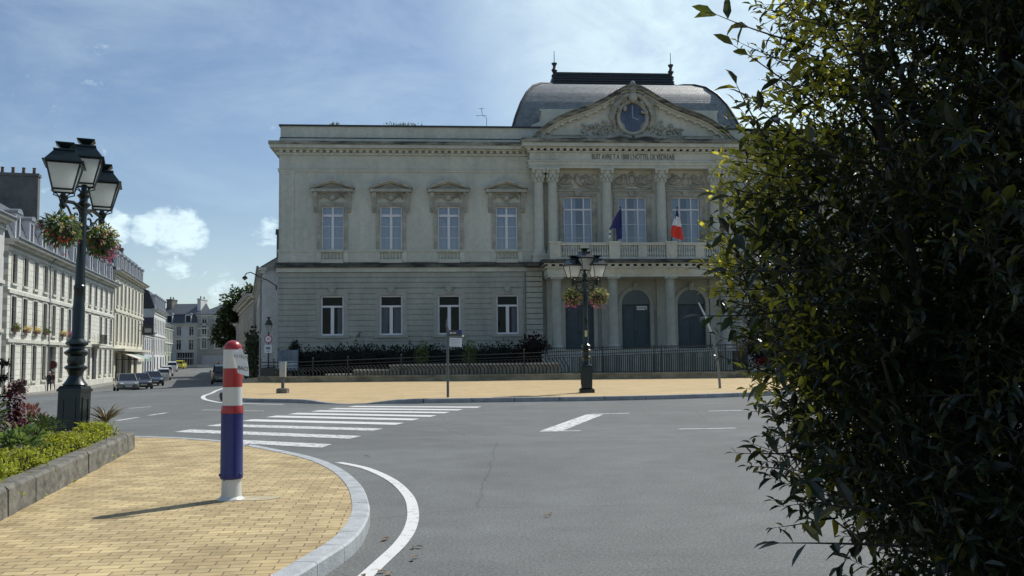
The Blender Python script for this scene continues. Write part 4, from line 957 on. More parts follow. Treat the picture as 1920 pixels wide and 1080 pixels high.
def lamp(label, loc, a, rz, tilt=0):
    t = thing('street_lamp', label, 'street lamp', loc, rz, 'three-lantern street lamps')
    b = MB(); h = .185
    b.frust((0, 0, 0), (.26, .26), (0, 0, .12), (.26, .26)); b.frust((0, 0, .12), (.26, .26), (0, 0, .17), (h, h)); b.box(-h, h, -h, h, .17, .86)
    for s in (-1, 1):
        for w0, w1, d in ((-.115, .115, .012),):
            for z0, z1 in ((.27, .76),):
                for q in ((w0, w0 + .03, z0, z1), (w1 - .03, w1, z0, z1), (w0 + .03, w1 - .03, z0, z0 + .03), (w0 + .03, w1 - .03, z1 - .03, z1)):
                    y0, y1 = sorted((s * h, s * (h + d))); b.box(q[0], q[1], y0, y1, q[2], q[3]); b.box(y0, y1, q[0], q[1], q[2], q[3])
    b.frust((0, 0, .86), (.205, .205), (0, 0, .9), (.205, .205)); b.frust((0, 0, .9), (.195, .195), (0, 0, .95), (.17, .17))
    b.obj('base', IRON, t)
    b = MB(); b.lathe([(r_ * (.88 if z_ < 2.1 else .93), z_ - .2 if z_ < 2.1 else z_) for r_, z_ in [(.2, 1.12), (.22, 1.17), (.16, 1.24), (.12, 1.32), (.15, 1.40), (.20, 1.44), (.20, 1.47), (.14, 1.5), (.16, 1.56), (.15, 1.64), (.21, 1.68), (.22, 1.71), (.14, 1.76), (.13, 1.8), (.20, 1.84), (.2, 1.87), (.12, 1.93), (.1, 2.0), (.105, 2.25), (.095, 2.3), (.09, 2.55), (.10, 2.57), (.10, 2.62), (.085, 2.64), (.072, 3.45), (.064, 3.95), (.09, 3.98), (.13, 4.02), (.07, 4.07), (.07, 4.12), (.12, 4.17), (.06, 4.22), (.05, 4.3), (.05, 4.36)]], 18)
    b.obj('pole', IRON, t, smooth=True, ang=.5)
    for s in (-1, 1):
        b = MB(); b.tube([(0, 0, 3.93), (s * a * .5, 0, 3.98), (s * a, 0, 3.93)], [.035, .03, .03], 7)
        P = [(s * (.1 + .17 * (1 - t / 14 * .7) * math.cos(.8 + t * .55) + .12), 0, 3.76 + .17 * (1 - t / 14 * .7) * math.sin(.8 + t * .55)) for t in range(15)]; b.tube(P, .018, 6)
        b.tube([(s * .06, 0, 3.55), (s * .25, 0, 3.62), (s * a * .75, 0, 3.86), (s * a, 0, 3.93)], .02, 6)
        b.lathe([(.02, 3.86), (.05, 3.89), (.04, 3.97), (.065, 4.0), (.03, 4.06)], 9, (s * a, 0, 0))
        b.obj('arm', IRON, t, smooth=True, ang=.8)
        lantern(t, (s * a, 0, 4.10), 1.0, .38 - rz)
    lantern(t, (0, 0, 4.36), 1.0, .38 - rz)
    t.rotation_euler = (0, tilt, rz)
    return t
LL = thing  # alias kept short
lampL = lamp('green black lamp post with three lanterns standing in the planter hedge', (-7.28, 15.1, .08), .70, R(90), .045)
lampR = lamp('green black lamp post with three lanterns on the pavement before the hall', (2.61, 32.34, .116), .43, 0)
st_ = MB(); st_.box(-.045, .045, -.108, -.10, 1.98, 2.2); st_.obj('yellow_sticker', mat('sticker_yellow', (.55, .5, .22), .6, .1, 8), lampR)
BGREEN = leafmat('basket_leaves', (.07, .10, .03), (.2, .26, .05), .5, .35)
PINK = leafmat('petals_pink', (.6, .16, .26), (.6, .2, .3), .6, .35, .3); REDP = leafmat('petals_red', (.5, .05, .05), (.6, .08, .05), .6, .35, .3); YEL = leafmat('petals_cream', (.75, .6, .28), (.8, .7, .3), .6, .35, .3); MAG = leafmat('petals_magenta', (.35, .05, .25), (.5, .1, .35), .6, .35, .3)
def basket(label, loc, r_, seed, mix):
    rnd = random.Random(seed); t = thing('hanging_basket', label, 'flower basket', loc, 0, 'hanging baskets on the lamps')
    b = MB(); b.lathe([(.06, -.2), (.16, -.15), (.21, -.02), (.22, .0), (.2, .02)], 12); b.obj('bowl', IRON_D, t, smooth=True)
    b = MB(); b.tube([(.2, 0, 0), (0, 0, .36)], .006, 4); b.tube([(-.1, .17, 0), (0, 0, .36)], .006, 4); b.tube([(-.1, -.17, 0), (0, 0, .36)], .006, 4); b.obj('chain', IRON_D, t)
    b = MB()
    for k in range(900):
        d = Vector((rnd.gauss(0, 1), rnd.gauss(0, 1), rnd.gauss(0, 1))).normalized(); q = rnd.uniform(.35, 1.0) * r_; p = Vector((d.x * q, d.y * q, d.z * q * .85 + .02 - (.06 if rnd.random() < .3 else 0)))
        b.leaf(p, d + Vector((0, 0, -.3)) + .5 * rv(), Vector((0, 0, 1)) + .6 * rv(), rnd.uniform(.05, .11), .032)
    b.obj('foliage', BGREEN, t)
    for mt, nm, n, cz, cx_ in mix:
        b = MB()
        for k in range(n):
            d = Vector((rnd.gauss(cx_, .8), rnd.gauss(0, .8), rnd.gauss(cz, .5))).normalized(); q = r_ * rnd.uniform(.85, 1.12); p = Vector((d.x * q, d.y * q, d.z * q * .9)) + (Vector((0, 0, -rnd.uniform(0, .16))) if cz < -.3 else Vector((0, 0, 0)))
            ax_ = rv()
            for j in range(5):
                e = (d * .35 + rv()); b.petal(p, e, d, rnd.uniform(.03, .05), .034)
        b.obj(nm, mt, t)
    return t
basket('near flower basket on the left lamp, red and cream blooms', (-7.23, 14.42, 3.55), .29, 1, [(PINK, 'pink_flowers', 16, .0, -1), (REDP, 'red_flowers', 12, -.8, .2), (YEL, 'cream_flowers', 18, .3, .2)])
basket('far flower basket on the left lamp, trailing pink blooms', (-7.2, 15.78, 3.55), .30, 2, [(PINK, 'pink_flowers', 34, -1.0, 1.0), (REDP, 'red_flowers', 9, -.2, 1.0), (YEL, 'cream_flowers', 32, .5, .5)])
basket('left flower basket on the lamp by the hall, magenta trailing tip', (2.61 - .47, 32.2, 3.52), .33, 3, [(PINK, 'pink_flowers', 34, -.4, 0), (MAG, 'magenta_flowers', 26, -1.6, -.1), (YEL, 'cream_flowers', 60, .3, 0)])
basket('right flower basket on the lamp by the hall, pale pink blooms', (2.61 + .47, 32.2, 3.52), .33, 4, [(PINK, 'pink_flowers', 50, -.6, 0), (YEL, 'cream_flowers', 70, .4, .3)])

# ------------------------------------------------------------------ striped bollard with a paper tag
bo = thing('bollard', 'big round bollard striped red and white above a blue sleeve', 'bollard', (-2.70, 8.77, .114))
RED = wornpaint('bollard_red', (.36, .028, .028), (.16, .03, .03), .27, .31); WHT = wornpaint('bollard_white', (.62, .63, .60), (.34, .33, .30), .27, .33); BLU = wornpaint('bollard_blue', (.018, .023, .15), (.05, .055, .12), .27, .30)
for M_ in (RED, WHT, BLU): M_.node_tree.nodes['Principled BSDF'].inputs['Roughness'].default_value = .3
def ringpart(nm, pr, mt): b = MB(); b.lathe(pr, 36); return b.obj(nm, mt, bo, smooth=True, ang=.5)
ringpart('base_post', [(.13, -.01), (.125, .008), (.098, .03), (.094, .05), (.088, .215)], WHT)
ringpart('blue_sleeve', [(.1, .195), (.106, .2), (.108, .235), (.104, .25), (.102, .80), (.102, .815)], BLU)
ringpart('red_collar', [(.105, .816), (.106, .83), (.098, .885), (.097, .889)], RED)
ringpart('white_band', [(.0925, .89), (.091, 1.066)], WHT)
ringpart('red_band', [(.091, 1.067), (.0895, 1.245)], RED)
ringpart('white_band', [(.0895, 1.246), (.088, 1.425)], WHT)
cap = [(.088, 1.426)] + [(.088 * math.cos(a), 1.427 + .088 * math.sin(a)) for a in [i * math.pi / 2 / 8 for i in range(1, 8)]] + [(.004, 1.515)]
ringpart('red_cap', cap, RED)
b = MB()
for a in (-.4, -2.6, 2.0): b.blob((.108 * math.cos(a), .108 * math.sin(a), .235), (.014, .014, .014), 8, 5)
b.obj('sleeve_bolts', BLU, bo)
b = MB(); b.blob((-.045, -.078, .19), .006, 6, 4); b.obj('bolt_hole', INTERIOR, bo)
pt = thing('paper_tag', 'torn white paper with two lines of dark lettering on the bollard', 'paper', (-2.70 + .078, 8.77 - .085, .114 + 1.285), R(12))
b = MB(); out_ = [(-.040, .10), (-.035, .112), (.0, .118), (.004, .145), (.03, .15), (.037, .118), (.055, .096), (.085, .088), (.088, .06), (.083, .04), (.092, -.02), (.103, -.115), (.075, -.113), (.02, -.092), (-.002, -.083), (-.012, -.02), (-.032, .05)]
n = len(out_)
def bend(x, z, o=0): return (x, -.012 + .16 * max(0, x - .0) ** 1.2 * .5 - .02 * (z < -.05) + o, z)
b.add([bend(x, z) for x, z in out_] + [bend(x, z, .0016) for x, z in out_], [tuple(range(n - 1, -1, -1)), tuple(range(n, 2 * n))] + [(i, (i + 1) % n, n + (i + 1) % n, n + i) for i in range(n)])
b.obj('sheet', mat('paper_white', (.82, .83, .84), .7, .03, 9), pt)
o = text('AU TROM', .042, (.024, -.035, .070), (R(90), R(10), 0), INK, 'lettering', pt, .0015, xs=.72); o2 = text('BACS', .054, (.047, -.035, -.042), (R(90), R(8), 0), INK, 'lettering', pt, .0015, xs=.8)
# concrete patch in the pavers
b = MB(); P = []
for k in range(22):
    a = 2 * math.pi * k / 22; P.append((-2.52 + .26 * math.cos(a) * (1 + .15 * math.sin(3 * a)), 8.80 + .17 * math.sin(a) * (1 + .2 * math.cos(2 * a)), .1175))
b.add(P, [tuple(range(22))]); tag(b.obj('pavement_patch', mat('mortar_patch', (.44, .38, .25), .9, .2, 9)), kind='structure')

# ------------------------------------------------------------------ planter, clipped hedge, flowers
pl = thing('planter', 'low planter edged with old grey stone blocks on the near pavement', 'planter', (-5.7, 13.78, .114))
D_ = Vector((-5.73 + 4.14, 13.78 - 6.86, 0)); dirp = -D_.normalized(); nrm = Vector((dirp.y, -dirp.x, 0)) ; nrm = nrm if nrm.x < 0 else -nrm
pos = 0; rs = random.Random(9)
lens = [.55, 2.45, 2.2, .8, 2.0, 2.4]
for i, l in enumerate(lens):
    b = MB(); p0 = dirp * (pos + .012) ; p1 = dirp * (pos + l - .012); wd = .2; hgt = .26 + rs.uniform(-.008, .008)
    segs = 7; vs = []
    for k in range(segs + 1):
        c = p0.lerp(p1, k / segs); j = rs.uniform(-.006, .006)
        vs += [(c + nrm * (.0 + j)).to_tuple()[:2] + (-.02,), (c + nrm * (.008 + j)).to_tuple()[:2] + (hgt - .03,), (c + nrm * (.035 + j)).to_tuple()[:2] + (hgt + rs.uniform(-.006, .004),), (c + nrm * wd).to_tuple()[:2] + (hgt,), (c + nrm * wd).to_tuple()[:2] + (-.02,)]
    fs = [tuple(range(5)), tuple(5 * segs + q for q in (4, 3, 2, 1, 0))]
    for k in range(segs):
        for e in range(4): fs.append((k * 5 + e, (k + 1) * 5 + e, (k + 1) * 5 + e + 1, k * 5 + e + 1))
    b.add(vs, fs); b.obj('stone_block', OLDSTONE, pl); pos += l
b = MB(); a0 = nrm * .1; a1 = dirp * 10 + nrm * .1
b.add([tuple(v) for v in (Vector((a0.x, a0.y, .2)), Vector((a1.x, a1.y, .2)), Vector((a1.x - 8, a1.y, .2)), Vector((a0.x - 5.0, a0.y + 1.2, .2)), Vector((a0.x - 1.6, a0.y + 2.0, .2)))], [(0, 1, 2, 3, 4)])
b.obj('soil', mat('soil', (.06, .045, .03), .95, .4, 12, .6, 30), pl)
hp = thing('clipped_hedge', 'low yellow green clipped hedge along the planter stones', 'hedge', (-5.7, 13.78, .3))
HG = leafmat('hedge_yellow_leaves', (.24, .265, .028), (.55, .58, .06), .45, .40, .6)
b = MB(); rs = random.Random(21)
Lh = 8.6
for k in range(15000):
    s_ = rs.uniform(.35, Lh); lat = .42 + rs.choice([rs.gauss(0, .15), rs.uniform(-.2, .2)]); bump_ = .05 * math.sin(s_ * 3.1) + .04 * math.sin(s_ * 7.3 + 1)
    z = rs.uniform(-.1, .13 + bump_) if rs.random() < .45 else .12 + bump_ + rs.gauss(0, .025) - max(0, abs(lat - .42) - .16) * .9 + .07 * max(0, 1 - s_ / 3.5)
    if s_ < .75: lat += 0; z = min(z, .1 + .2 * (s_ - .2))  if rs.random() < .5 else z
    p = dirp * s_ + nrm * lat + Vector((0, 0, z))
    b.leaf(p, Vector((rs.gauss(0, 1), rs.gauss(0, 1), rs.gauss(.7, .6))), Vector((rs.gauss(0, .7), rs.gauss(0, .7), 1)), rs.uniform(.028, .06), rs.uniform(.016, .03), .3, .15)
b.obj('foliage', HG, hp)
b = MB(); 
for k in range(260):
    s_ = rs.uniform(.4, Lh); q = dirp * s_ + nrm * (.42 + rs.gauss(0, .12)); b.tube([tuple(q + Vector((0, 0, -.1))), tuple(q + Vector((rs.gauss(0, .05), rs.gauss(0, .05), .2)))], .004, 4)
b.obj('twigs', BARK, hp)
def plant(name, label, loc, fn, mt, cat_='plant', stem=None, group=None):
    t = thing(name, label, cat_, loc, random.uniform(0, 6), group); b = MB(); fn(b); b.obj('leaves', mt, t)
    return t
GR = leafmat('garden_green_leaves', (.035, .06, .022), (.12, .18, .04), .4, .3)
BLADE = leafmat('blade_leaves', (.05, .075, .035), (.15, .2, .06), .4, .3)
REDL = leafmat('red_salvia', (.09, .014, .026), (.14, .018, .03), .5, .2)
RUST = leafmat('pinkish_leaves', (.22, .09, .07), (.3, .12, .08), .5, .3)
def f_blade(b):
    for k in range(46):
        a = random.uniform(0, 6.28); L_ = random.uniform(.28, .55); d = Vector((math.cos(a), math.sin(a), random.uniform(.5, 1.8))); b.leaf(Vector((0, 0, .02)), d, Vector((0, 0, 1)) + .1 * rv(), L_, .035, .3, .28)
def f_bushy(h, r_, n, L_, W):
    def f(b):
        for k in range(n):
            d = rv(); q = random.uniform(.3, 1) ; b.leaf(Vector((d.x * r_ * q, d.y * r_ * q, h * .5 + d.z * h * .5 * q)), d + Vector((0, 0, .4)) + .4 * rv(), Vector((0, 0, 1)) + .5 * rv(), L_ * random.uniform(.6, 1.2), W)
    return f
def f_spike(h):
    def f(b):
        for s_ in range(5):
            bx, by = random.gauss(0, .1), random.gauss(0, .1); hh = h * random.uniform(.6, 1)
            for k in range(int(90 * hh / .7)):
                t = random.random(); a = random.uniform(0, 6.28); r_ = .075 * (1 - t * .6); b.leaf(Vector((bx + r_ * .3 * math.cos(a), by + r_ * .3 * math.sin(a), .15 + t * hh)), Vector((math.cos(a), math.sin(a), .1)), Vector((0, 0, 1)), r_ * 1.2, .045, .3, .5)
    return f
plant('red_salvia', 'tall dark red flower spike in the planter near the photo edge', (-6.75, 12.35, .3), f_spike(.78), REDL)
plant('red_salvia', 'short crimson flower clump low in the planter by the photo edge', (-6.5, 11.9, .25), f_spike(.36), REDL)
plant('spiky_plant', 'sword leaved green plant in the planter left of the lamp', (-7.05, 13.5, .3), f_blade, BLADE)
plant('spiky_plant', 'sword leaved plant behind the lamp base, peeking out right', (-6.85, 15.35, .36), f_blade, leafmat('bronze_blade_leaves', (.08, .07, .05), (.2, .16, .07), .4, .3))
plant('leafy_plant', 'bushy dark green plant between the red spike and the lamp', (-6.75, 12.9, .25), f_bushy(.42, .36, 640, .09, .035), GR)
plant('leafy_plant', 'rusty pink leaved plant behind the bushy green one', (-7.25, 13.6, .3), f_bushy(.5, .28, 360, .09, .035), RUST)
plant('leafy_plant', 'pale green broad leaved plant at the left photo edge behind the hedge', (-5.75, 10.6, .26), f_bushy(.42, .3, 260, .12, .07), leafmat('pale_green_leaves', (.10, .16, .05), (.25, .34, .08), .5, .3))
plant('leafy_plant', 'tall narrow green stems at the left photo edge', (-6.6, 11.5, .25), f_bushy(.9, .16, 300, .14, .03), GR)
sd_ = thing('seed_head', 'tall bent stalk with two black seed heads at the left photo edge', 'plant', (-6.72, 11.9, .3))
b = MB(); b.tube([(-.02, 0, 0), (.01, 0, .5), (-.0, 0, .75), (.03, 0, .92), (.03, 0, 1.15)], .009, 5); b.obj('stem', BARK, sd_)
b = MB()
for (x, z) in ((.06, 1.12), (.05, .94)):
    for k in range(60): b.leaf(Vector((x + random.gauss(0, .03), random.gauss(0, .03), z + random.gauss(0, .015))), rv() * 1 + Vector((0, 0, -.1)), rv(), .06, .025)
b.obj('dry_heads', leafmat('seed_black', (.012, .014, .014), (.01, .01, .01), .8, .1), sd_)

# ------------------------------------------------------------------ signs and posts on the far pavement
GALV = mat('galvanised_pole', (.10, .115, .12), .45, .2, 5, metal=.4)
sp = thing('bus_stop_sign', 'slim pole with a brown direction strip and a white plate before the hall', 'sign', (-2.13, 29.76, .116))
b = MB(); b.tube([(0, 0, -.05), (0, 0, 2.25)], .042, 8); b.tube([(0, 0, 2.2), (-.03, 0, 2.35), (-.025, 0, 2.5), (.0, 0, 2.62)], [.04, .035, .025, .008], 7); b.obj('pole', GALV, sp, smooth=True)
b = MB(); b.box(.05, .47, -.02, .02, 2.0, 2.19); b.obj('name_strip', mat('sign_brown', (.06, .055, .05), .5, .1, 4), sp)
b = MB(); b.box(.36, .46, -.026, -.021, 2.08, 2.2); b.obj('blue_mark', mat('sign_blue', (.02, .03, .22), .4, 0), sp)
b = MB(); b.lathe([(.0, 0), (.03, 0.001), (.03, .006)], 10); o = b.obj('round_mark', WHITE, sp); o.location = (.11, -.021, 2.1); o.rotation_euler = (R(90), 0, 0)
b = MB(); b.box(.16, .28, -.024, -.021, 2.085, 2.115); b.obj('name_line', WHITE, sp)
b = MB(); b.prism([(.06, 1.66), (.46, 1.64), (.47, 1.93), (.07, 1.95)], -.015, .015); wp = b.obj('white_plate', mat('plate_white', (.68, .69, .68), .5, .04, 6), sp)
b = MB()
for k in range(5): b.box(.1, .1 + [.3, .26, .32, .22, .28][k], -.019, -.016, 1.88 - .048 * k, 1.892 - .048 * k)
b.obj('printed_lines', mat('print_grey', (.33, .33, .34), .7, 0), wp)
b = MB(); b.blob((.5, -.03, 1.99), .035, 8, 5); b.obj('small_lamp', WHITE, sp)
ml = thing('leaning_mast', 'thin grey mast bending left, its tip behind the near leaves', 'pole', (7.93, 34.93, .116))
b = MB(); b.tube([(0, 0, -.05), (-.03, 0, .6), (-.12, 0, 1.4), (-.27, 0, 2.1), (-.48, 0, 2.75), (-.74, 0, 3.3)], [.05, .05, .048, .044, .036, .02], 9); b.obj('mast', mat('mast_grey', (.16, .175, .18), .35, .15, 4, metal=.4), ml, smooth=True)
b = MB(); b.tube([(-.27, 0, 2.1), (-.48, 0, 2.75), (-.74, 0, 3.3)], [.046, .04, .024], 9); b.obj('sleeve', mat('mast_pale', (.42, .46, .47), .3, .1, 4, metal=.3), ml, smooth=True)
pm = thing('ticket_post', 'pale grey box on a short post with a stone foot', 'post', (-8.83, 34.94, .116))
b = MB(); b.box(-.2, .2, -.2, .2, -.02, .16); b.frust((0, 0, .16), (.2, .2), (0, 0, .19), (.15, .15)); b.obj('foot', OLDSTONE, pm)
b = MB(); b.box(-.05, .05, -.05, .05, .19, .7); b.obj('post', GALV, pm)
b = MB(); b.box(-.11, .11, -.09, .09, .62, 1.14); b.prismx([(-.1, 1.14), (.1, 1.14), (.1, 1.2), (-.06, 1.2)], -.12, .12); b.box(-.06, .06, -.1, -.09, .9, 1.06); b.obj('box', mat('box_grey', (.36, .37, .35), .4, .1, 5), pm)
sl = thing('wall_side_lamp', 'black lamp post carrying a round red ringed sign beside the white wall', 'street lamp', (-14.78, 55.0, .0))
b = MB(); b.lathe([(.14, 0), (.14, .1), (.09, .2), (.1, .9), (.05, 1.0), (.045, 2.0), (.07, 2.03), (.04, 2.06), (.035, 2.92), (.06, 2.95), (.02, 3.05)], 10); b.obj('post', IRON_D, sl, smooth=True)
b = MB(); b.lathe([(.05, 3.05), (.17, 3.42), (.19, 3.47)], 8); b.obj('lantern_glass', MILK, sl)
b = MB(); b.lathe([(.24, 3.47), (.25, 3.5), (.18, 3.62), (.17, 3.72), (.06, 3.78), (.05, 3.84), (.13, 3.93), (.12, 3.95)], 8)
for k in range(4): a = k * 1.571; b.tube([(.05 * math.cos(a), .05 * math.sin(a), 3.05), (.19 * math.cos(a), .19 * math.sin(a), 3.47)], .014, 4)
b.obj('lantern_top', IRON_D, sl, smooth=True, ang=.5)
b = MB(); b.lathe([(.0, 0), (.30, .001), (.30, .02), (0, .021)], 24); b = MB(); b.lathe([(.0, 0), (.24, .001), (.24, .02), (0, .021)], 24); o = b.obj('round_sign', mat('sign_red', (.38, .03, .03), .5, .05, 3), sl); o.location = (0, -.06, 2.62); o.rotation_euler = (R(90), 0, 0)
b = MB(); b.lathe([(.0, .021), (.185, .022), (.185, .026), (0, .027)], 24); q = b.obj('white_disc', WHITE, o)
text('30', .19, (0, 0, .03), (0, 0, 0), INK, 'number', o, .002)
b = MB(); b.box(-.23, .23, -.09, -.06, 1.78, 2.28); o2 = b.obj('white_plate', WHITE, sl)
b = MB(); b.box(-.13, .13, -.095, -.091, 1.98, 2.15); b.box(-.1, .1, -.095, -.091, 1.86, 1.9); b.obj('pictogram', mat('pictogram_grey', (.2, .21, .24), .6, 0), o2)
cs = thing('kerb_ball', 'dark rounded kerb stone with a white painted top', 'bollard', (-9.98, 31.6, 0)); cs.scale = (.72, .72, .8)
b = MB(); b.lathe([(.16, -.02), (.22, .05), (.27, .18), (.27, .28), (.22, .40), (.1, .47), (.01, .485)], 16); b.obj('body', mat('ball_dark', (.04, .04, .045), .5, .2, 6), cs, smooth=True)
b = MB(); b.lathe([(.245, .36), (.225, .41), (.105, .482), (.005, .497)], 16); b.obj('white_top', WHT, cs, smooth=True)

# ------------------------------------------------------------------ houses
def house_mats(nm, c, joints=None, var=.12):
    if joints: return brickmat(nm, c, tuple(x * .9 for x in c), tuple(x * .62 for x in c), joints[0], joints[1], .03, .85, xz=True, bump=.5, var=var, vscale=.5)
    return grimy(nm, c, tuple(x * .72 for x in c), .35, .12, .3, .62)
WDARK = mat('shutter_grey', (.30, .31, .30), .6, .1, 3)
ZINC = mat('zinc', (.22, .235, .25), .4, .15, 3, metal=.3)
pan_cache = {}
def win_pair(parent, x, z, wd, ht, frame_m, pane_m, y=.18, dark=.0, mull=True):
    key = (round(wd, 2), round(ht, 2), frame_m.name, pane_m.name, round(y, 2))
    if key not in pan_cache:
        b = MB(); t = .07; h = wd / 2
        b.box(-h, -h + t, y - .05, y + .03, 0, ht); b.box(h - t, h, y - .05, y + .03, 0, ht); b.box(-h + t, h - t, y - .05, y + .03, 0, t); b.box(-h + t, h - t, y - .05, y + .03, ht - t, ht)
        if mull: b.box(-.035, .035, y - .045, y + .03, t, ht - t); b.box(-h + t, h - t, y - .04, y + .03, ht * .7, ht * .7 + .06)
        f = b.obj('window', frame_m, parent); b = MB(); b.add([(-h + t, y, t), (h - t, y, t), (h - t, y, ht - t), (-h + t, y, ht - t)], [(0, 1, 2, 3)]); b.obj('pane', pane_m, f)
        pan_cache[key] = f
    else: f = dup(pan_cache[key], parent)
    f.location = (x, 0, z); return f
def house(name, label, A, B, depth, z0, eave, wall_m, floors, bays, roof, trim_m, frame_m=WHITE, skip=(), surround=True, slate=SLATE, ww=1.05, dorm=0, rh=2.6, sill=True, doors=(), group=None, band=True, margins=.0, over=.45, gable_m=None):
    L_ = math.dist(A, B); rz = math.atan2(B[1] - A[1], B[0] - A[0])
    t = thing(name, label, 'building', (A[0], A[1], 0), rz, group)
    holes = []; wins = []
    for fi, (fz, fh) in enumerate(floors):
        for k in range(bays):
            x = margins + (L_ - 2 * margins) * (k + .5) / bays
            if (fi, k) in skip: continue
            holes.append((x - ww / 2, x + ww / 2, fz, fz + fh)); wins.append((x, fz, fh, fi, k))
    for (x0, x1, h) in doors: holes.append((x0, x1, z0, z0 + h))
    holes = [h for h in holes if not any(h is not q and q[2] == z0 and h[0] < q[1] and h[1] > q[0] and h[2] < q[3] for q in holes if len(doors) and q in [(d[0], d[1], z0, z0 + d[2]) for d in doors] and h not in [(d[0], d[1], z0, z0 + d[2]) for d in doors])]
    b = MB(); wall_grid(b, 0, L_, z0 - 1.2, eave, holes, 0, .3)
    zb = z0 - 1.2
    b.add([(0, 0, zb), (0, depth, zb), (0, depth, eave), (0, 0, eave)], [(0, 3, 2, 1)][::1]); b.add([(L_, 0, zb), (L_, depth, zb), (L_, depth, eave), (L_, 0, eave)], [(0, 1, 2, 3)]); b.add([(0, depth, zb), (L_, depth, zb), (L_, depth, eave), (0, depth, eave)], [(0, 3, 2, 1)])
    b.obj('wall', wall_m, t)
    for (x, fz, fh, fi, k) in wins:
        if not any(abs((h[0] + h[1]) / 2 - x) < .01 and h[2] == fz for h in holes): continue
        win_pair(t, x, fz, ww, fh, frame_m, PANE_D if (k * 7 + fi * 3) % 5 else PANE_M)
    for (x0, x1, h) in doors:
        b = MB(); b.box(x0, x1, .28, .34, z0 - .3, z0 + h - .7); b.box(x0, x1, .24, .3, z0 + h - .72, z0 + h - .6); 
        xm = (x0 + x1) / 2; b.box(xm - .03, xm + .03, .26, .28, z0, z0 + h - .72)
        d = b.obj('door', mat('door_' + name, (.035, .03, .03), .5, .3, 3), t); b = MB(); b.box(x0 + .05, x1 - .05, .3, .33, z0 + h - .6, z0 + h); b.obj('fanlight', PANE_D, d)
    b = MB()
    if surround:
        for (x, fz, fh, fi, k) in wins:
            b.box(x - ww / 2 - .17, x - ww / 2, -.05, .02, fz, fz + fh + .02); b.box(x + ww / 2, x + ww / 2 + .17, -.05, .02, fz, fz + fh + .02); b.box(x - ww / 2 - .17, x + ww / 2 + .17, -.05, .02, fz + fh + .02, fz + fh + .25)
            b.box(x - .12, x + .12, -.08, .02, fz + fh + .02, fz + fh + .3)
            if sill: b.box(x - ww / 2 - .22, x + ww / 2 + .22, -.14, .02, fz - .16, fz)
    b.box(-.02, L_ + .02, -.12, .02, eave - .75, eave - .6) if band else None
    if b.v: b.obj('window_surrounds', trim_m, t)
    if band:
        b = MB()
        for fz, fh in floors[1:]: b.box(0, L_, -.13, .02, fz - .75, fz - .5)
        b.box(0, L_, -.10, .02, z0 - .6, z0 + .55)
        b.obj('string_course', trim_m, t)
    b = MB(); b.box(-.15, L_ + .15, -over * .5, .2, eave - .35, eave - .15); b.box(-.2, L_ + .2, -over, .25, eave - .15, eave + .06); b.obj('eaves_cornice', trim_m, t)
    b = MB(); b.tube([(-.2, -over - .05, eave + .08), (L_ + .2, -over - .05, eave + .08)], .09, 6); b.obj('gutter', ZINC, t)
    D = depth
    if roof == 'mansard':
        pr = [(-.1, eave + .05), (.9, eave + rh), (D / 2, eave + rh + 1.4), (D - .9, eave + rh), (D + .1, eave + .05)]
    elif roof == 'gable':
        pr = [(-over, eave + .02), (D / 2, eave + rh), (D + over, eave + .02)]
    if roof in ('mansard', 'gable'):
        b = MB(); b.prismx(pr, -.05, L_ + .05); rf_ = b.obj('roof', slate, t)
        if gable_m:
            b = MB(); b.prismx([(y + (.15 if i == 0 else -.15 if i == len(pr) - 1 else 0), z - .15) for i, (y, z) in enumerate(pr)], -.1, .0); b.obj('gable_wall', gable_m, t)
    elif roof == 'hip':
        b = MB(); q = min(L_, D) / 2 - .1; b.add([(-over, -over, eave), (L_ + over, -over, eave), (L_ + over, D + over, eave), (-over, D + over, eave), (q, D / 2, eave + rh), (L_ - q, D / 2, eave + rh)], [(0, 1, 5, 4), (1, 2, 5), (2, 3, 4, 5), (3, 0, 4), (0, 3, 2, 1)]); rf_ = b.obj('roof', slate, t)
    for k in range(dorm):
        x = L_ * (k + .5) / dorm
        b = MB(); w2 = .62; h2 = min(1.9, rh * .78)
        b.box(-w2, w2, -.12, 1.3, eave + .1, eave + .22); b.box(-w2, -w2 + .14, -.05, 1.4, eave + .22, eave + .2 + h2); b.box(w2 - .14, w2, -.05, 1.4, eave + .22, eave + .2 + h2); b.box(-w2 + .14, w2 - .14, -.05, .05, eave + h2 - .02, eave + .2 + h2)
        o = b.obj('dormer', WHITE if k % 1 == 0 else trim_m, t); o.location = (x, 0, 0)
        b = MB(); A_ = [(-w2 - .15, eave + .2 + h2)] + [((w2 + .1) * -math.cos(a), eave + .24 + h2 + .32 * math.sin(a)) for a in [i * math.pi / 8 for i in range(1, 8)]] + [(w2 + .15, eave + .2 + h2)]
        b.prism(A_, -.2, 1.6); b.obj('dormer_roof', ZINC, o)
        b = MB(); b.add([(-w2 + .14, .03, eave + .22), (w2 - .14, .03, eave + .22), (w2 - .14, .03, eave + h2), (-w2 + .14, .03, eave + h2)], [(0, 1, 2, 3)]); b.obj('pane', PANE_D, o)
    return t, L_
def chimney(t, x0, x1, y0, y1, z0, z1, m_, pots=4, axis='y'):
    b = MB(); b.box(x0, x1, y0, y1, z0, z1); b.box(x0 - .08, x1 + .08, y0 - .08, y1 + .08, z1 - .25, z1); c = b.obj('chimney', m_, t)
    for k in range(pots):
        f = (k + .5) / pots; p = (x0 + (x1 - x0) * f if axis == 'x' else (x0 + x1) / 2, y0 + (y1 - y0) * f if axis == 'y' else (y0 + y1) / 2)
        b = MB(); b.lathe([(.14, z1 - .02), (.12, z1 + .45), (.15, z1 + .47), (.15, z1 + .52)], 8, (p[0], p[1], 0)); b.obj('chimney_pot', POT, c)
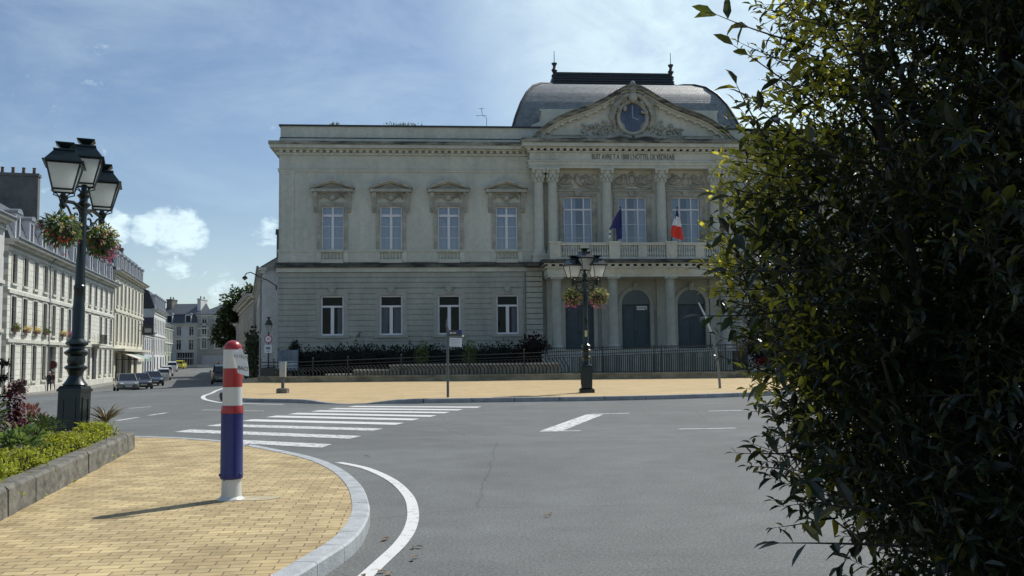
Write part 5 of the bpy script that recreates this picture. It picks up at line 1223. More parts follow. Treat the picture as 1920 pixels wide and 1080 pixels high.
POT = mat('clay_pot', (.16, .10, .075), .8, .2, 4); BRICKM = brickmat('brick_chimney', (.30, .16, .11), (.24, .12, .08), (.30, .27, .22), .22, .075, .01, .9, xz=True)
CEM = grimy('cement_render', (.17, .165, .15), (.11, .11, .10), .6, .5, .35, .6)
GREYST = house_mats('grey_stone_blocks', (.74, .745, .66), (1.25, .42)); CREAM = house_mats('cream_render', (.72, .70, .58)); TRIMG = grimy('pale_stone_trim', (.68, .68, .61), (.50, .49, .44), .8, .5, .34, .6)
TRIMC = grimy('cream_trim', (.68, .65, .54), (.48, .46, .38), .8, .5, .34, .6); PWHITE = house_mats('white_render', (.68, .68, .66)); PGREEN = house_mats('pale_green_render', (.42, .46, .38)); BLUEW = house_mats('bluish_white_render', (.60, .62, .66)); GREYR = house_mats('grey_render', (.36, .36, .33))
FR_BR = mat('brown_frame', (.16, .10, .08), .6, .2, 3)
def P(x, y): return (x, y)
# nearest house, cut by the photo's left edge
h0, L0 = house('terraced_house', 'white rendered house at the left photo edge with a brick chimney', (-32.0, 46.5), (-35.6, 63.2), 9, -.9, 11.4, PWHITE, [(.2, 2.6), (4.2, 2.4), (7.6, 2.2)], 4, 'gable', TRIMG, rh=2.6, over=.7)
chimney(h0, 15.2, 16.6, .5, 1.9, 11, 15.6, BRICKM, 2, 'x')
# long stone terrace
A1_ = (-35.65, 63.9); B1_ = (-46.25, 105.0)
h1, L1 = house('terraced_house', 'long grey stone terrace with mansard dormers behind the left lamp post', A1_, B1_, 11, -1.05, 10.1, GREYST, [(-.1, 2.75), (3.55, 2.55), (7.05, 2.15)], 14, 'mansard', TRIMG, frame_m=FR_BR, dorm=11, rh=2.7, ww=1.15, over=.7, skip=[(0, 6), (0, 10), (1, 10), (0, 4)], doors=[(11.9, 14.9, 3.7), (30.6, 33.0, 4.1)])
chimney(h1, 11.2, 11.9, .9, 4.9, 11, 17.0, CEM, 5, 'y'); chimney(h1, 27.5, 28.2, 2, 5, 11, 15.0, CEM, 3, 'y')
b = MB(); b.tube([(11.7, -.12, -1.4), (11.7, -.12, 9.5), (11.7, -.6, 10.0)], .07, 6); b.obj('drainpipe', ZINC, h1)
b = MB(); b.tube([(22.7, -.12, -1.4), (22.7, -.12, 9.5), (22.7, -.6, 10.0)], .07, 6); b.obj('drainpipe', ZINC, h1)
b = MB(); b.box(30.0, 33.8, -.9, .0, 3.0, 3.14); bc = b.obj('balcony', TRIMG, h1)
b = MB()
for k in range(24): b.box(30.05 + k * .16, 30.07 + k * .16, -.88, -.86, 3.14, 4.05)
b.box(30.0, 33.8, -.9, -.84, 4.05, 4.1)
for k in range(6): b.box(30.02, 30.04, -.86 + k * .14, -.84 + k * .14, 3.14, 4.05); b.box(33.76, 33.78, -.86 + k * .14, -.84 + k * .14, 3.14, 4.05)
b.obj('balcony_rail', IRON_D, bc)
def gslot(h, x, w_, z, name, mt): b = MB(); b.box(x - w_ / 2, x + w_ / 2, -.3, .0, z, z + .25); b.obj(name, mt, h)
for k, (x, c) in enumerate(((1.5, 'basket_leaves'), (4.5, 'petals_cream'), (7.5, 'petals_cream'), (10.4, 'basket_leaves'), (16.5, 'petals_cream'), (19.5, 'petals_pink'))):
    fb = thing('window_box', 'flower box on a first floor sill of the stone terrace, %s blooms' % ['mixed green', 'cream and yellow', 'pale cream', 'leafy green', 'pale yellow', 'pink'][k], 'flower box', (0, 0, 0), 0, 'window boxes on the terrace')
    fb.location = (A1_[0] + (B1_[0] - A1_[0]) * x / L1, A1_[1] + (B1_[1] - A1_[1]) * x / L1, 3.56); fb.rotation_euler = h1.rotation_euler
    b = MB(); b.box(-.5, .5, -.36, -.15, 0, .2); b.obj('trough', POT, fb); b = MB()
    for q in range(120): b.leaf(Vector((random.uniform(-.5, .5), random.gauss(-.28, .1), .22 + abs(random.gauss(0, .12)))), rv(), rv(), .14, .1)
    b.obj('flowers', bpy.data.materials[c], fb)
# cream house
A2_ = (-46.6, 106.2); B2_ = (-53.6, 131.5)
h2, L2 = house('terraced_house', 'cream house with tall dormers and shop awnings beyond the stone terrace', A2_, B2_, 11, -1.2, 12.0, CREAM, [(3.6, 3.3), (7.9, 2.9)], 8, 'mansard', TRIMC, frame_m=WDARK, dorm=8, rh=3.3, ww=1.25, over=.7, doors=[(1.2, 4.2, 3.5), (6, 9.5, 3.5), (11.5, 15, 3.5), (17, 20.5, 3.5)])
for x in (2, 9, 17, 24): chimney(h2, x, x + .7, 2.6, 5.0, 14, 17.4, CEM, 3, 'y')
b = MB(); b.box(0, L2, -1.2, 0, 2.5, 2.8); b.obj('balcony_slab', TRIMC, h2)
def loc_on(h, x, y, z): return Vector(h.location) + Vector((x * math.cos(h.rotation_euler[2]) - y * math.sin(h.rotation_euler[2]), x * math.sin(h.rotation_euler[2]) + y * math.cos(h.rotation_euler[2]), z))
for i, (x, nm, c) in enumerate(((5, 'pale cream shop awning sloping over the first shop front', (.62, .58, .48)), (12, 'striped green and white shop awning beyond the cream awning', (.50, .58, .54)))):
    aw = thing('shop_awning', nm, 'awning', loc_on(h2, x, -.02, 0), h2.rotation_euler[2], 'shop awnings')
    b = MB()
    for k in range(12):
        x0 = -3 + k * .5; b.prismx([(-2.4, 1.55), (0, 2.45), (0, 2.5), (-2.4, 1.6)], x0, x0 + .49, k % 2); b.box(x0, x0 + .49, -2.42, -2.40, 1.25, 1.58, k % 2)
    b.obj('canvas', [mat('canvas_a%d' % i, c, .8, .1, 3), mat('canvas_b%d' % i, (.62, .62, .58) if i == 0 else (.10, .24, .20), .8, .1, 3)], aw)
    b = MB(); b.tube([(-2.9, 0, 1.5), (-2.9, -2.4, 1.57)], .03, 5); b.tube([(2.9, 0, 1.5), (2.9, -2.4, 1.57)], .03, 5); b.obj('arm', IRON_D, aw)
# hanging shop sign
hs = thing('shop_sign', 'black projecting shop sign on an iron bracket at the cream house corner', 'sign', loc_on(h2, 21.5, 0, 4.9), h2.rotation_euler[2])
b = MB(); b.box(-.06, .06, -2.0, -.5, 0, 1.3); b.obj('board', IRON_D, hs); b = MB(); b.tube([(0, 0, 1.45), (0, -2.1, 1.45)], .05, 6); b.tube([(0, 0, .6), (0, -.55, .6)], .04, 5); b.obj('bracket', IRON_D, hs)
b = MB(); b.box(-.07, -.061, -1.7, -.8, .35, .95); b.obj('emblem', mat('emblem_pale', (.3, .32, .33), .5, 0), hs)
# small shop front building and slate hung house
A3_ = (-53.7, 132.3); B3_ = (-57.2, 144.3)
h3, L3 = house('terraced_house', 'low shop front building beside the cream house', A3_, B3_, 8, -1.0, 5.6, BLUEW, [(2.6, 1.9)], 4, 'gable', TRIMG, rh=1.8, doors=[(1, 3.2, 2.8), (4.6, 7, 2.8), (8.6, 11, 2.8)])
A4_ = (-57.3, 145.0); B4_ = (-63.5, 166.0)
h4, L4 = house('terraced_house', 'white house with slate dormers and a dark slate hung gable end', A4_, B4_, 10, -.7, 9.6, PWHITE, [(2.6, 2.2), (6.0, 2.0)], 7, 'mansard', TRIMG, rh=2.9, dorm=6, slate=SLATE_D, doors=[(1, 3, 2.6), (6, 8, 2.6), (12, 14.5, 2.6), (17, 19, 2.6)])
b = MB(); b.box(-.07, -.01, .1, 9.5, 3.0, 8.2); b.obj('slate_hanging', mat('purple_slate', (.055, .05, .075), .6, .2, 2), h4); chimney(h4, 1.0, 1.7, 3, 5.5, 11, 14.2, CEM, 3, 'y')
A5_ = (-63.9, 166.6); B5_ = (-67.6, 180.5)
h5, L5 = house('terraced_house', 'pale green house at the far end of the left terrace', A5_, B5_, 10, -.4, 7.9, PGREEN, [(2.8, 2.0), (5.2, 1.8)], 5, 'gable', TRIMG, rh=3.2, doors=[(1, 3, 2.6), (7, 9, 2.6)], gable_m=PGREEN); chimney(h5, 6, 6.7, 3, 5, 10, 12.8, CEM, 2, 'y')
# end of the street
A6_ = (-71.5, 184.0); B6_ = (-63.9, 184.0)
h6, L6 = house('townhouse', 'white townhouse with slate mansard closing the end of the street', A6_, B6_, 10, -.2, 8.7, BLUEW, [(3.3, 2.1), (6.2, 2.0)], 3, 'mansard', TRIMG, rh=2.1, dorm=2, slate=SLATE, ww=1.0, doors=[(.8, 1.9, 2.5), (3.4, 6.9, 3.0)])
b = MB(); b.prismx([(.6, 10.6), (5, 13.0), (9.4, 10.6)], -.1, L6 + .1); b.obj('upper_roof', SLATE, h6); chimney(h6, .1, 1.2, 3, 6, 10.5, 13.9, CEM, 2, 'y'); chimney(h6, L6 - .8, L6 - .1, 2, 6, 9, 13.9, PWHITE, 2, 'y')
b = MB()
for k in range(7): b.box(3.5 + k * .5, 3.56 + k * .5, .2, .26, -.2, 2.7)
b.box(3.4, 6.9, .2, .26, 1.6, 1.72); b.obj('shop_glazing_bars', WHITE, h6)
A7_ = (-63.7, 183.4); B7_ = (-55.6, 183.4)
h7, L7 = house('townhouse', 'grey stone townhouse with garage at the street end beside the tree', A7_, B7_, 10, -.2, 10.4, GREYR, [(3.6, 2.2), (6.4, 2.0), (8.3, 1.6)], 3, 'hip', TRIMG, rh=2.6, ww=1.0, over=.35, doors=[(.9, 6.6, 2.6)])
b = MB(); b.box(.9, 6.6, .2, .25, -.3, 2.4)
for k in range(6): b.box(.9, 6.6, .19, .2, .1 + k * .4, .13 + k * .4)
b.obj('garage_door', mat('garage_grey', (.42, .44, .47), .6, .06, 2), h7)
A8_ = (-57.5, 192); B8_ = (-50.0, 192)
h8, L8 = house('townhouse', 'taller slate roofed house rising behind the grey townhouse', A8_, B8_, 9, -.2, 11.5, GREYR, [(8.6, 1.8)], 2, 'hip', TRIMG, rh=3.6)
# right row beyond the hall (seen edge on)
h9, L9 = house('side_house', 'white gabled house just beyond the hall with ivy on its street front', (-25.0, 88.6), (-17.05, 61.8), 10, -.5, 7.6, PWHITE, [(.4, 2.0), (3.6, 2.0)], 6, 'gable', TRIMG, rh=3.4, over=.3, gable_m=None)
b = MB(); b.prismx([(-.3, 7.5), (5, 10.95), (10.2, 7.5)], L9 - .02, L9 + .14); b.obj('gable_wall', GREYR, h9); chimney(h9, L9 - 3.0, L9 - 1.9, 1.0, 2.4, 8.5, 10.6, CEM, 2, 'x')
b = MB(); b.box(L9 + .005, L9 + .03, .05, 2.2, -1, 6.5); b.obj('white_gable_band', PWHITE, h9)
b = MB(); b.tube([(L9 - .1, -.12, -.5), (L9 - .1, -.12, 7.3)], .07, 6); b.obj('drainpipe', ZINC, h9)
h10, L10 = house('side_house', 'grey house with a dark roof and pale canopy beyond the white gabled house', (-35.6, 118), (-25.6, 89.6), 10, -.6, 7.8, GREYR, [(.2, 2.0), (3.6, 2.0)], 6, 'gable', TRIMG, rh=2.6, slate=SLATE_D, over=.7)
b = MB(); b.box(L10 - 4, L10 - .5, -1.0, -.72, 7.9, 8.1); b.obj('dormer_shelf', PWHITE, h10)
h11, L11 = house('side_house', 'farther pale house at the right of the street, half behind the tree', (-45.5, 150), (-36.2, 119), 10, -.6, 6.0, BLUEW, [(.2, 2.0), (3.4, 1.8)], 6, 'gable', TRIMG, rh=3.0)
IVY = leafmat('ivy_leaves', (.02, .035, .015), (.06, .09, .02), .5, .25)
iv = thing('ivy', 'dark ivy and climbing shrubs on the fronts of the right hand houses', 'ivy', (-19.5, 70, 0)); b = MB()
for k in range(1500):
    s_ = random.choice([random.gauss(.22, .06), random.gauss(.55, .1), random.gauss(.85, .05)]); q = Vector((-17.05 + (-25.0 + 17.05) * s_, 61.8 + 26.8 * s_, 0)); b.leaf(q - Vector(iv.location) + Vector((-.2 - abs(random.gauss(0, .35)), -.1, random.choice([random.uniform(-.4, 2.2), random.gauss(2.6, .4)]))), rv(), rv(), .3, .22)
b.obj('leaves', IVY, iv)
# wall lamp on a swan neck bracket
wl = thing('bracket_lamp', 'small lamp on a curved iron bracket at the hall left corner', 'street lamp', (-15.56, 59.7, 6.2))
b = MB(); b.tube([(0, 0, 0), (-.45, -.3, .35), (-.85, -.5, .52), (-1.2, -.7, .72), (-1.45, -.9, .86), (-1.7, -1.0, .78), (-1.78, -1.05, .6)], .035, 6); b.tube([(0, 0, -.25), (0, 0, .05)], .05, 6); b.obj('bracket', IRON_D, wl, smooth=True)
b = MB(); b.lathe([(.03, .62), (.14, .55), (.18, .47), (.16, .42)], 10, (-1.78, -1.05, 0)); b.obj('lamp_shade', IRON_D, wl, smooth=True); b = MB(); b.blob((-1.78, -1.05, .42), (.11, .11, .1), 8, 5); b.obj('bulb_glass', MILK, wl)
# street tree
def tree(name, label, loc, H_, blobs, n, Ls, mt, seed):
    t = thing(name, label, 'tree', loc); rnd = random.Random(seed)
    b = MB(); b.tube([(0, 0, -.3), (.1, 0, H_ * .2), (.0, .1, H_ * .45)], [.32, .26, .18], 9)
    for bl in blobs: b.tube([(0, .1, H_ * .35), tuple((Vector((0, 0, H_ * .45)) + Vector(bl[0])) / 2), bl[0]], [.16, .1, .03], 6)
    b.obj('trunk', BARK, t, smooth=True)
    b = MB(); vt = sum(bl[1] ** 2 for bl in blobs)
    for c, r_ in blobs:
        for k in range(int(n * r_ * r_ / vt)):
            d = Vector((rnd.gauss(0, 1), rnd.gauss(0, 1), rnd.gauss(0, 1))).normalized(); q = rnd.uniform(.5, 1.06) * r_
            b.leaf(Vector(c) + d * q * (1 + .15 * math.sin(9 * d.x + 5 * d.z)), d + .7 * Vector((rnd.gauss(0, 1), rnd.gauss(0, 1), rnd.gauss(0, 1))), Vector((rnd.gauss(0, .6), rnd.gauss(0, .6), 1)), Ls * rnd.uniform(.6, 1.3), Ls * .6)
    b.obj('crown', mt, t); return t
TL_ = leafmat('street_tree_leaves', (.035, .055, .018), (.09, .13, .025), .5, .3)
tree('street_tree', 'dense green tree over the right side of the far street', (-37.8, 126, gz(-37.8, 126)), 12.5,
     [((0, 0, 9.5), 2.6), ((1.8, -.5, 10.6), 1.9), ((3.2, 0, 9.8), 2.0), ((-1.2, 0, 7.6), 2.2), ((1.5, 0, 7.0), 2.6), ((-2.2, -.4, 5.6), 1.6), ((1.0, .5, 4.6), 2.3), ((3.5, 0, 6.5), 2.2), ((4.6, 0, 8.6), 1.7)], 9500, .5, TL_, 4)

# ------------------------------------------------------------------ parked cars
TYRE = mat('tyre', (.015, .015, .016), .8, .2, 8); RIM = mat('wheel_rim', (.35, .36, .37), .35, .1, 5, metal=.6); CGLASS = mat('car_glass', (.012, .016, .02), .05, .2, 2, spec=.9); HEADL = mat('headlight_glass', (.55, .57, .58), .12, .05, 4); TAIL = mat('tail_lamp', (.3, .02, .02), .25, .05, 4); PLATE = mat('number_plate', (.62, .6, .5), .5, .05, 5); BLACKP = mat('black_plastic', (.02, .02, .022), .55, .1, 5)
def car(label, loc, rz, paint, cls='hatch', s=1.0):
    t = thing('parked_car', label, 'car', loc, rz, 'cars parked along the street')
    Lc, Wc, Hc = {'hatch': (4.0, .86, 1.48), 'mpv': (4.4, .9, 1.72), 'suv': (4.3, .9, 1.62)}[cls]
    # x forward; stations: (x, z_low, z_belt, half width)
    st = [(-.5, .36, .72, .70), (-.485, .30, .86, .80), (-.40, .22, .93, .97), (-.2, .2, .93, 1.0), (.1, .2, .92, 1.0), (.24, .2, .90, 1.0), (.30, .2, .87, .99), (.42, .22, .74, .95), (.485, .28, .62, .82), (.5, .34, .52, .70)]
    b = MB(); vs = []; n = 8; k_ = Hc / 1.48
    for x, zl, zb, hw in st:
        w_ = hw * Wc; zb *= k_; zm = (zl + zb) / 2
        vs += [(x * Lc, -w_ * .86, zl), (x * Lc, -w_, zl + (zm - zl) * .5), (x * Lc, -w_ * 1.0, zm + (zb - zm) * .45), (x * Lc, -w_ * .92, zb), (x * Lc, w_ * .92, zb), (x * Lc, w_ * 1.0, zm + (zb - zm) * .45), (x * Lc, w_, zl + (zm - zl) * .5), (x * Lc, w_ * .86, zl)]
    fs = [tuple(range(n)), tuple(range(n * len(st) - 1, n * (len(st) - 1) - 1, -1))]
    for i in range(len(st) - 1):
        for k in range(n): fs.append((i * n + k, (i + 1) * n + k, (i + 1) * n + (k + 1) % n, i * n + (k + 1) % n))
    b.add(vs, fs)
    # roof and pillars
    rx = [(-.44, .93, .84), (-.38, 1.34, .70), (-.25, 1.46, .68), (0, 1.48, .68), (.08, 1.44, .68), (.27, .90, .82)]
    rx = [(x * Lc, z * k_, w_ * Wc) for x, z, w_ in rx]
    def panel(a, c, ww=1.0, th=.03):
        b.add([(a[0], -a[2] * ww, a[1]), (c[0], -c[2] * ww, c[1]), (c[0], c[2] * ww, c[1]), (a[0], a[2] * ww, a[1]), (a[0], -a[2] * ww, a[1] - th), (c[0], -c[2] * ww, c[1] - th), (c[0], c[2] * ww, c[1] - th), (a[0], a[2] * ww, a[1] - th)], [(0, 1, 2, 3), (7, 6, 5, 4), (0, 4, 5, 1), (2, 6, 7, 3), (1, 5, 6, 2), (3, 7, 4, 0)])
    for i in (1, 2, 3): panel(rx[i], rx[i + 1])
    for s_ in (-1, 1):
        for i in (0, 4): b.tube([(rx[i][0], s_ * rx[i][2], rx[i][1]), (rx[i + 1][0], s_ * rx[i + 1][2], rx[i + 1][1])], .045, 5)
        b.tube([(-.02 * Lc, s_ * .94 * Wc * .9, .93 * k_), (-.02 * Lc, s_ * .69 * Wc, 1.45 * k_)], .04, 5)
    b.obj('body', paint, t, smooth=True, ang=.6)
    b = MB(); q = .985; vs = []
    for x, z, w_ in rx: vs += [(x, -w_ * q, z - .02), (x, w_ * q, z - .02)]
    base = [(x, z) for x, z, w_ in rx]
    b.add(vs, [(2 * i, 2 * i + 2, 2 * i + 3, 2 * i + 1) for i in (0, 4)])
    for s_ in (0, 1): b.add([(rx[i][0], (-1 if s_ == 0 else 1) * rx[i][2] * q, rx[i][1] - .02) for i in range(6)], [tuple(range(6)) if s_ else (5, 4, 3, 2, 1, 0)])
    b.obj('window', CGLASS, t)
    wh = None
    for x in (-.31, .32):
        for s_ in (-1, 1):
            b = MB(); b.lathe([(.2, -.09), (.29, -.09), (.315, -.06), (.315, .06), (.29, .09), (.2, .09)], 18); o = b.obj('wheel', TYRE, t, smooth=True, ang=.6); o.rotation_euler = (R(90) * s_, 0, 0); o.location = (x * Lc, s_ * Wc * .90, .315)
            b = MB(); b.lathe([(.02, -.102), (.19, -.098), (.205, -.092), (.2, -.06)], 14)
            b.obj('rim', RIM, o)
    for s_ in (-1, 1):
        b = MB(); b.blob((.455 * Lc, s_ * .63 * Wc, .66 * k_), (.16, .17, .085), 8, 5); b.obj('headlight', HEADL, t, smooth=True)
        b = MB(); b.blob((-.475 * Lc, s_ * .68 * Wc, .80 * k_), (.09, .11, .13), 8, 5); b.obj('tail_lamp', TAIL, t, smooth=True)
        b = MB(); b.blob((.17 * Lc, s_ * 1.06 * Wc, .97 * k_), (.08, .1, .07), 8, 5); b.obj('mirror', paint, t, smooth=True)
    b = MB(); b.box(.478 * Lc, .503 * Lc, -.5 * Wc, .5 * Wc, .38, .5); b.box(.47 * Lc, .495 * Lc, -.7 * Wc, .7 * Wc, .22, .30); b.obj('grille', BLACKP, t)
    b = MB(); b.box(.503 * Lc, .508 * Lc, -.26, .26, .40, .50); b.box(-.508 * Lc, -.502 * Lc, -.26, .26, .52, .62); b.obj('number_plate', PLATE, t)
    t.scale = (s, s, s)
    return t
def paintm(nm, c, r_=.25): 
    M = mat(nm, c, r_, .06, 2, spec=.6); M.node_tree.nodes['Principled BSDF'].inputs['Coat Weight'].default_value = .6; return M
def road(px, Y):                               # x on the street for the picture column
    return (px - 960) / FPX * Y
sd2 = math.atan2(-.953, .3)                    # heading of cars facing the square
def rdir(a): return a
cars = [(238, 76, 'grey', 'front grey hatchback, nearest of the parked row', 'hatch', (.13, .14, .145), -70), (264, 83, 'dk', 'dark charcoal hatchback second in the parked row', 'hatch', (.03, .033, .038), -68), (287, 93, 'blue', 'dark blue small hatchback third in the parked row', 'hatch', (.025, .04, .06), -68),
        (307, 112, 'white', 'white hatchback parked behind the dark blue one', 'hatch', (.62, .63, .64), 112), (313, 127, 'white2', 'white hatchback half hidden behind the nearer white car', 'hatch', (.62, .62, .61), 112), (322.5, 152, 'white3', 'tall white people carrier at the far end of the row', 'mpv', (.64, .64, .63), 112), (339, 171, 'yel', 'bright yellow car at the end of the street', 'suv', (.62, .55, .03), 100)]
for px, Y, nm, lb, cl_, c, ang in cars:
    x = road(px, Y); car(lb, (x, Y, gz(x, Y) + .0), R(ang + (9 if Y < 100 else 0)), paintm('car_' + nm, c), cl_)
x = road(417, 78); v_ = car('dark car in shade on the right of the street, behind the bollard', (x, 78, gz(x, 78)), R(109), paintm('car_black', (.015, .016, .018)), 'mpv')
b = MB(); b.lathe([(.1, 1.72), (.13, 1.8), (.1, 1.92), (.02, 1.96)], 10, (.2, .35, 0)); b.obj('roof_beacon', mat('amber', (.7, .28, .06), .3, 0), v_)
# ------------------------------------------------------------------ people far down the street
def person(label, loc, h, top_c, leg_c, hair_c, rz=0, step=.12):
    me = bpy.data.meshes.new('person'); k = h / 1.7
    V = [(0, 0, .92), (0, -.01, 1.15), (0, 0, 1.38), (0, 0, 1.47), (0, -.015, 1.58), (0, -.01, 1.68),
         (-.17, 0, 1.38), (-.22, .02, 1.12), (-.20, -.08, .88), (-.19, -.12, .80), (.17, 0, 1.38), (.22, -.02, 1.12), (.20, -.12, .9), (.19, -.16, .82),
         (-.09, 0, .86), (-.10, -step, .48), (-.10, -step * .5, .08), (-.10, -step * .5 - .14, .03), (.09, 0, .86), (.10, step * .6, .48), (.10, step * 1.2, .09), (.10, step * 1.2 - .14, .03)]
    E_ = [(0, 1), (1, 2), (2, 3), (3, 4), (4, 5), (2, 6), (6, 7), (7, 8), (8, 9), (2, 10), (10, 11), (11, 12), (12, 13), (0, 14), (14, 15), (15, 16), (16, 17), (0, 18), (18, 19), (19, 20), (20, 21)]
    Rr = [.15, .13, .15, .055, .095, .075, .07, .05, .038, .04, .07, .05, .038, .04, .09, .065, .045, .04, .09, .065, .045, .04]
    me.from_pydata([tuple(c * k for c in v) for v in V], E_, []); o = bpy.data.objects.new('person', me); col.objects.link(o)
    sk = o.modifiers.new('skin', 'SKIN'); sb = o.modifiers.new('sub', 'SUBSURF'); sb.levels = 1; sb.render_levels = 1
    for i, q in enumerate(Rr): me.skin_vertices[0].data[i].radius = (q * k, q * k * (.75 if i < 3 else 1))
    me.skin_vertices[0].data[0].use_root = True
    bpy.context.view_layer.update()
    em = bpy.data.meshes.new_from_object(o.evaluated_get(bpy.context.evaluated_depsgraph_get())); bpy.data.objects.remove(o)
    for nm, c in (('skin_tone', (.42, .26, .19)), ('top_cloth', top_c), ('leg_cloth', leg_c), ('shoe', (.03, .03, .03))): em.materials.append(mat(nm, c, .8, .1, 6))
    for p in em.polygons:
        z = p.center.z / k; x = abs(p.center.x) / k
        p.material_index = 3 if z < .09 else 2 if z < .93 and x < .165 else 1 if z < 1.44 and not (x > .16 and z < .98) else 0
    em.shade_smooth()
    o = bpy.data.objects.new('person', em); col.objects.link(o); o.location = loc; o.rotation_euler = (0, 0, rz); tag(o, label, 'person')
    b = MB(); b.blob((0, .01 * k, 1.665 * k), (.098 * k, .115 * k, .10 * k), 10, 7); b.obj('hair', mat('hair', hair_c, .7, .1, 5), o, smooth=True)
    return o
x = road(94.5, 75); person('person in a dark top and navy trousers walking past the stone terrace', (x, 75, gz(x, 75) + .12), 1.55, (.02, .022, .03), (.03, .04, .08), (.6, .58, .55), R(20))
x = road(101.5, 77); person('person in a maroon top half hidden by the left lamp base', (x, 77, gz(x, 77) + .12), 1.55, (.12, .03, .035), (.25, .2, .17), (.15, .09, .05), R(-30))
# things at the foot of the terrace
x = road(112, 78); fs_ = thing('red_sign', 'round red and white shop sign beside the left lamp post', 'sign', (x - .6, 78, 1.1), R(15))
b = MB(); b.lathe([(.0, 0), (.36, .01), (.36, .06), (0, .07)], 18); o = b.obj('red_disc', mat('shop_red', (.20, .05, .035), .6, .1, 3), fs_); o.rotation_euler = (R(90), 0, 0)
b = MB(); b.lathe([(.365, -.01), (.44, 0), (.44, .05), (.365, .06)], 18); o = b.obj('white_rim', WHITE, fs_); o.rotation_euler = (R(90), 0, 0)
b = MB(); b.tube([(.0, .05, 0), (-.6, .1, .0)], .03, 5); b.obj('bracket', IRON_D, fs_)
x = road(38, 66); sb_ = thing('street_bench', 'dark bench on the pavement by the stone terrace', 'bench', (x, 66, gz(x, 66) + .13), R(-75))
for z, y in ((.45, 0), (.45, .16), (.75, .3), (.9, .33)): 
    pass
b = MB(); b.box(-.8, .8, -.2, .02, .42, .47); b.box(-.8, .8, .05, .25, .42, .47); b.obj('seat', IRON_D, sb_); b = MB(); b.prismx([(.25, .55), (.3, .55), (.36, .95), (.31, .95)], -.8, .8); b.obj('backrest', IRON_D, sb_)
for q in (-.7, .7): b = MB(); b.box(q - .04, q + .04, -.2, .3, 0, .42); b.obj('leg', IRON_D, sb_)
x = road(26, 64); bush('pot_shrub', 'grey green rounded shrub at the foot of the stone terrace', 'shrub', (x + .4, 64, gz(x, 64) + .1), 0, [((0, 0, .5), (.6, .6, .5))], 400, .14, .08, leafmat('grey_leaves', (.07, .065, .07), (.1, .09, .09), .6, .2), CORE, seed=31)

# ------------------------------------------------------------------ big near shrub on the right
SHL = leafmat('laurel_leaves', (.013, .024, .013), (.42, .42, .03), .30, .34, .6, .6)
for nd_ in SHL.node_tree.nodes:
    if nd_.type == 'VALTORGB' and nd_.color_ramp.elements[1].color[0] > .3:
        e_ = nd_.color_ramp.elements; e_[0].color = (.035, .055, .012, 1); e_[1].color = (.62, .52, .04, 1); e_[1].position = .97; q_ = e_.new(.72); q_.color = (.11, .14, .015, 1)
sh = thing('laurel_shrub', 'tall dark leafy shrub filling the right side close to the camera', 'shrub', (1.95, 3.55, 0))
SO = Vector((1.95, 3.55, 0)); rs = random.Random(77)
def edge_x(z):                                   # left limit of the foliage mass (world x at y=3.4) against height
    T = [(-.2, 1.75), (.3, 1.45), (.7, 1.22), (1.0, 1.0), (1.4, .98), (1.7, .83), (2.1, .84), (2.35, 1.03), (2.6, 1.08), (2.9, 1.08), (3.6, 1.2), (4.2, 1.9)]
    for i in range(len(T) - 1):
        if T[i][0] <= z <= T[i + 1][0]: return T[i][1] + (T[i + 1][1] - T[i][1]) * (z - T[i][0]) / (T[i + 1][0] - T[i][0])
    return 1.9
lf = MB(); tw = MB()
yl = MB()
def sprig(p, d, L_, nl, ls, r_=.0035, curve=.25, lf=lf):
    d = d.normalized(); pts = [p]; c = Vector((rs.gauss(0, 1), rs.gauss(0, 1), rs.gauss(.2, .7))) * curve
    for k in range(5): d = (d + c * .2).normalized(); pts.append(pts[-1] + d * L_ / 5)
    tw.tube([tuple(q) for q in pts], [r_ * (1 - .15 * i) for i in range(6)], 4)
    for k in range(nl):
        t = (k + .7) / nl * 4.99; i = int(t); q = pts[i].lerp(pts[i + 1], t - i); dd = (pts[i + 1] - pts[i]).normalized()
        a = k * 2.4 + rs.uniform(-.5, .5); s1 = dd.cross(Vector((.2, .1, 1))).normalized(); s2 = dd.cross(s1)
        ld = dd * rs.uniform(.35, .9) + s1 * math.cos(a) + s2 * math.sin(a) + Vector((0, 0, rs.uniform(-.45, .25)))
        nn = Vector((rs.gauss(0, .5), rs.gauss(0, .5), 1)); l = ls * rs.uniform(.65, 1.25)
        lf.leaf(q, ld, nn, l, l * rs.uniform(.32, .42), rs.uniform(.1, .35), rs.uniform(0, .35))
    lf.leaf(pts[-1], d, Vector((rs.gauss(0, .4), rs.gauss(0, .4), 1)), ls, ls * .36, .2, .2)
N_SP = 20500
clump = [(rs.uniform(.8, 2.0), rs.uniform(2.9, 4.2), rs.uniform(.3, 3.4), rs.uniform(.1, .24)) for _ in range(46)]
for k in range(N_SP):
    z = rs.uniform(-.05, 3.9); ex = edge_x(z)
    x = ex + .06 + rs.random() * (3.4 - ex); y = 3.5 + rs.uniform(-.85, 1.2) * (min(1, .2 + (x - ex) * 1.2))
    pr_ = min(1, .10 + ((x - ex) / (.55 if z < 1.6 else .8 if z < 2.3 else 1.0)) ** 1.3)
    if x < 1.6 and y > 3.6: pr_ *= .75
    if z > 2.05 and x - ex < 1.0: pr_ *= .62
    if z < .75: pr_ *= min(1, .25 + (x - ex - .1) * .9)
    if x < 2.0 and any((x - c[0]) ** 2 + (y - c[1]) ** 2 + (z - c[2]) ** 2 < c[3] ** 2 for c in clump): pr_ *= .12     # gaps between branches
    if rs.random() > pr_: continue
    d = Vector((-.55 + .5 * rs.gauss(0, 1) - .5 * (u < .12), .55 * rs.gauss(0, 1) - .15, .35 + .4 * rs.gauss(0, 1)))
    sprig(Vector((x, y, z)) - SO, d, rs.uniform(.13, .30), rs.randint(8, 13), rs.choice([.034, .04, .045, .05, .056, .064, .08]))
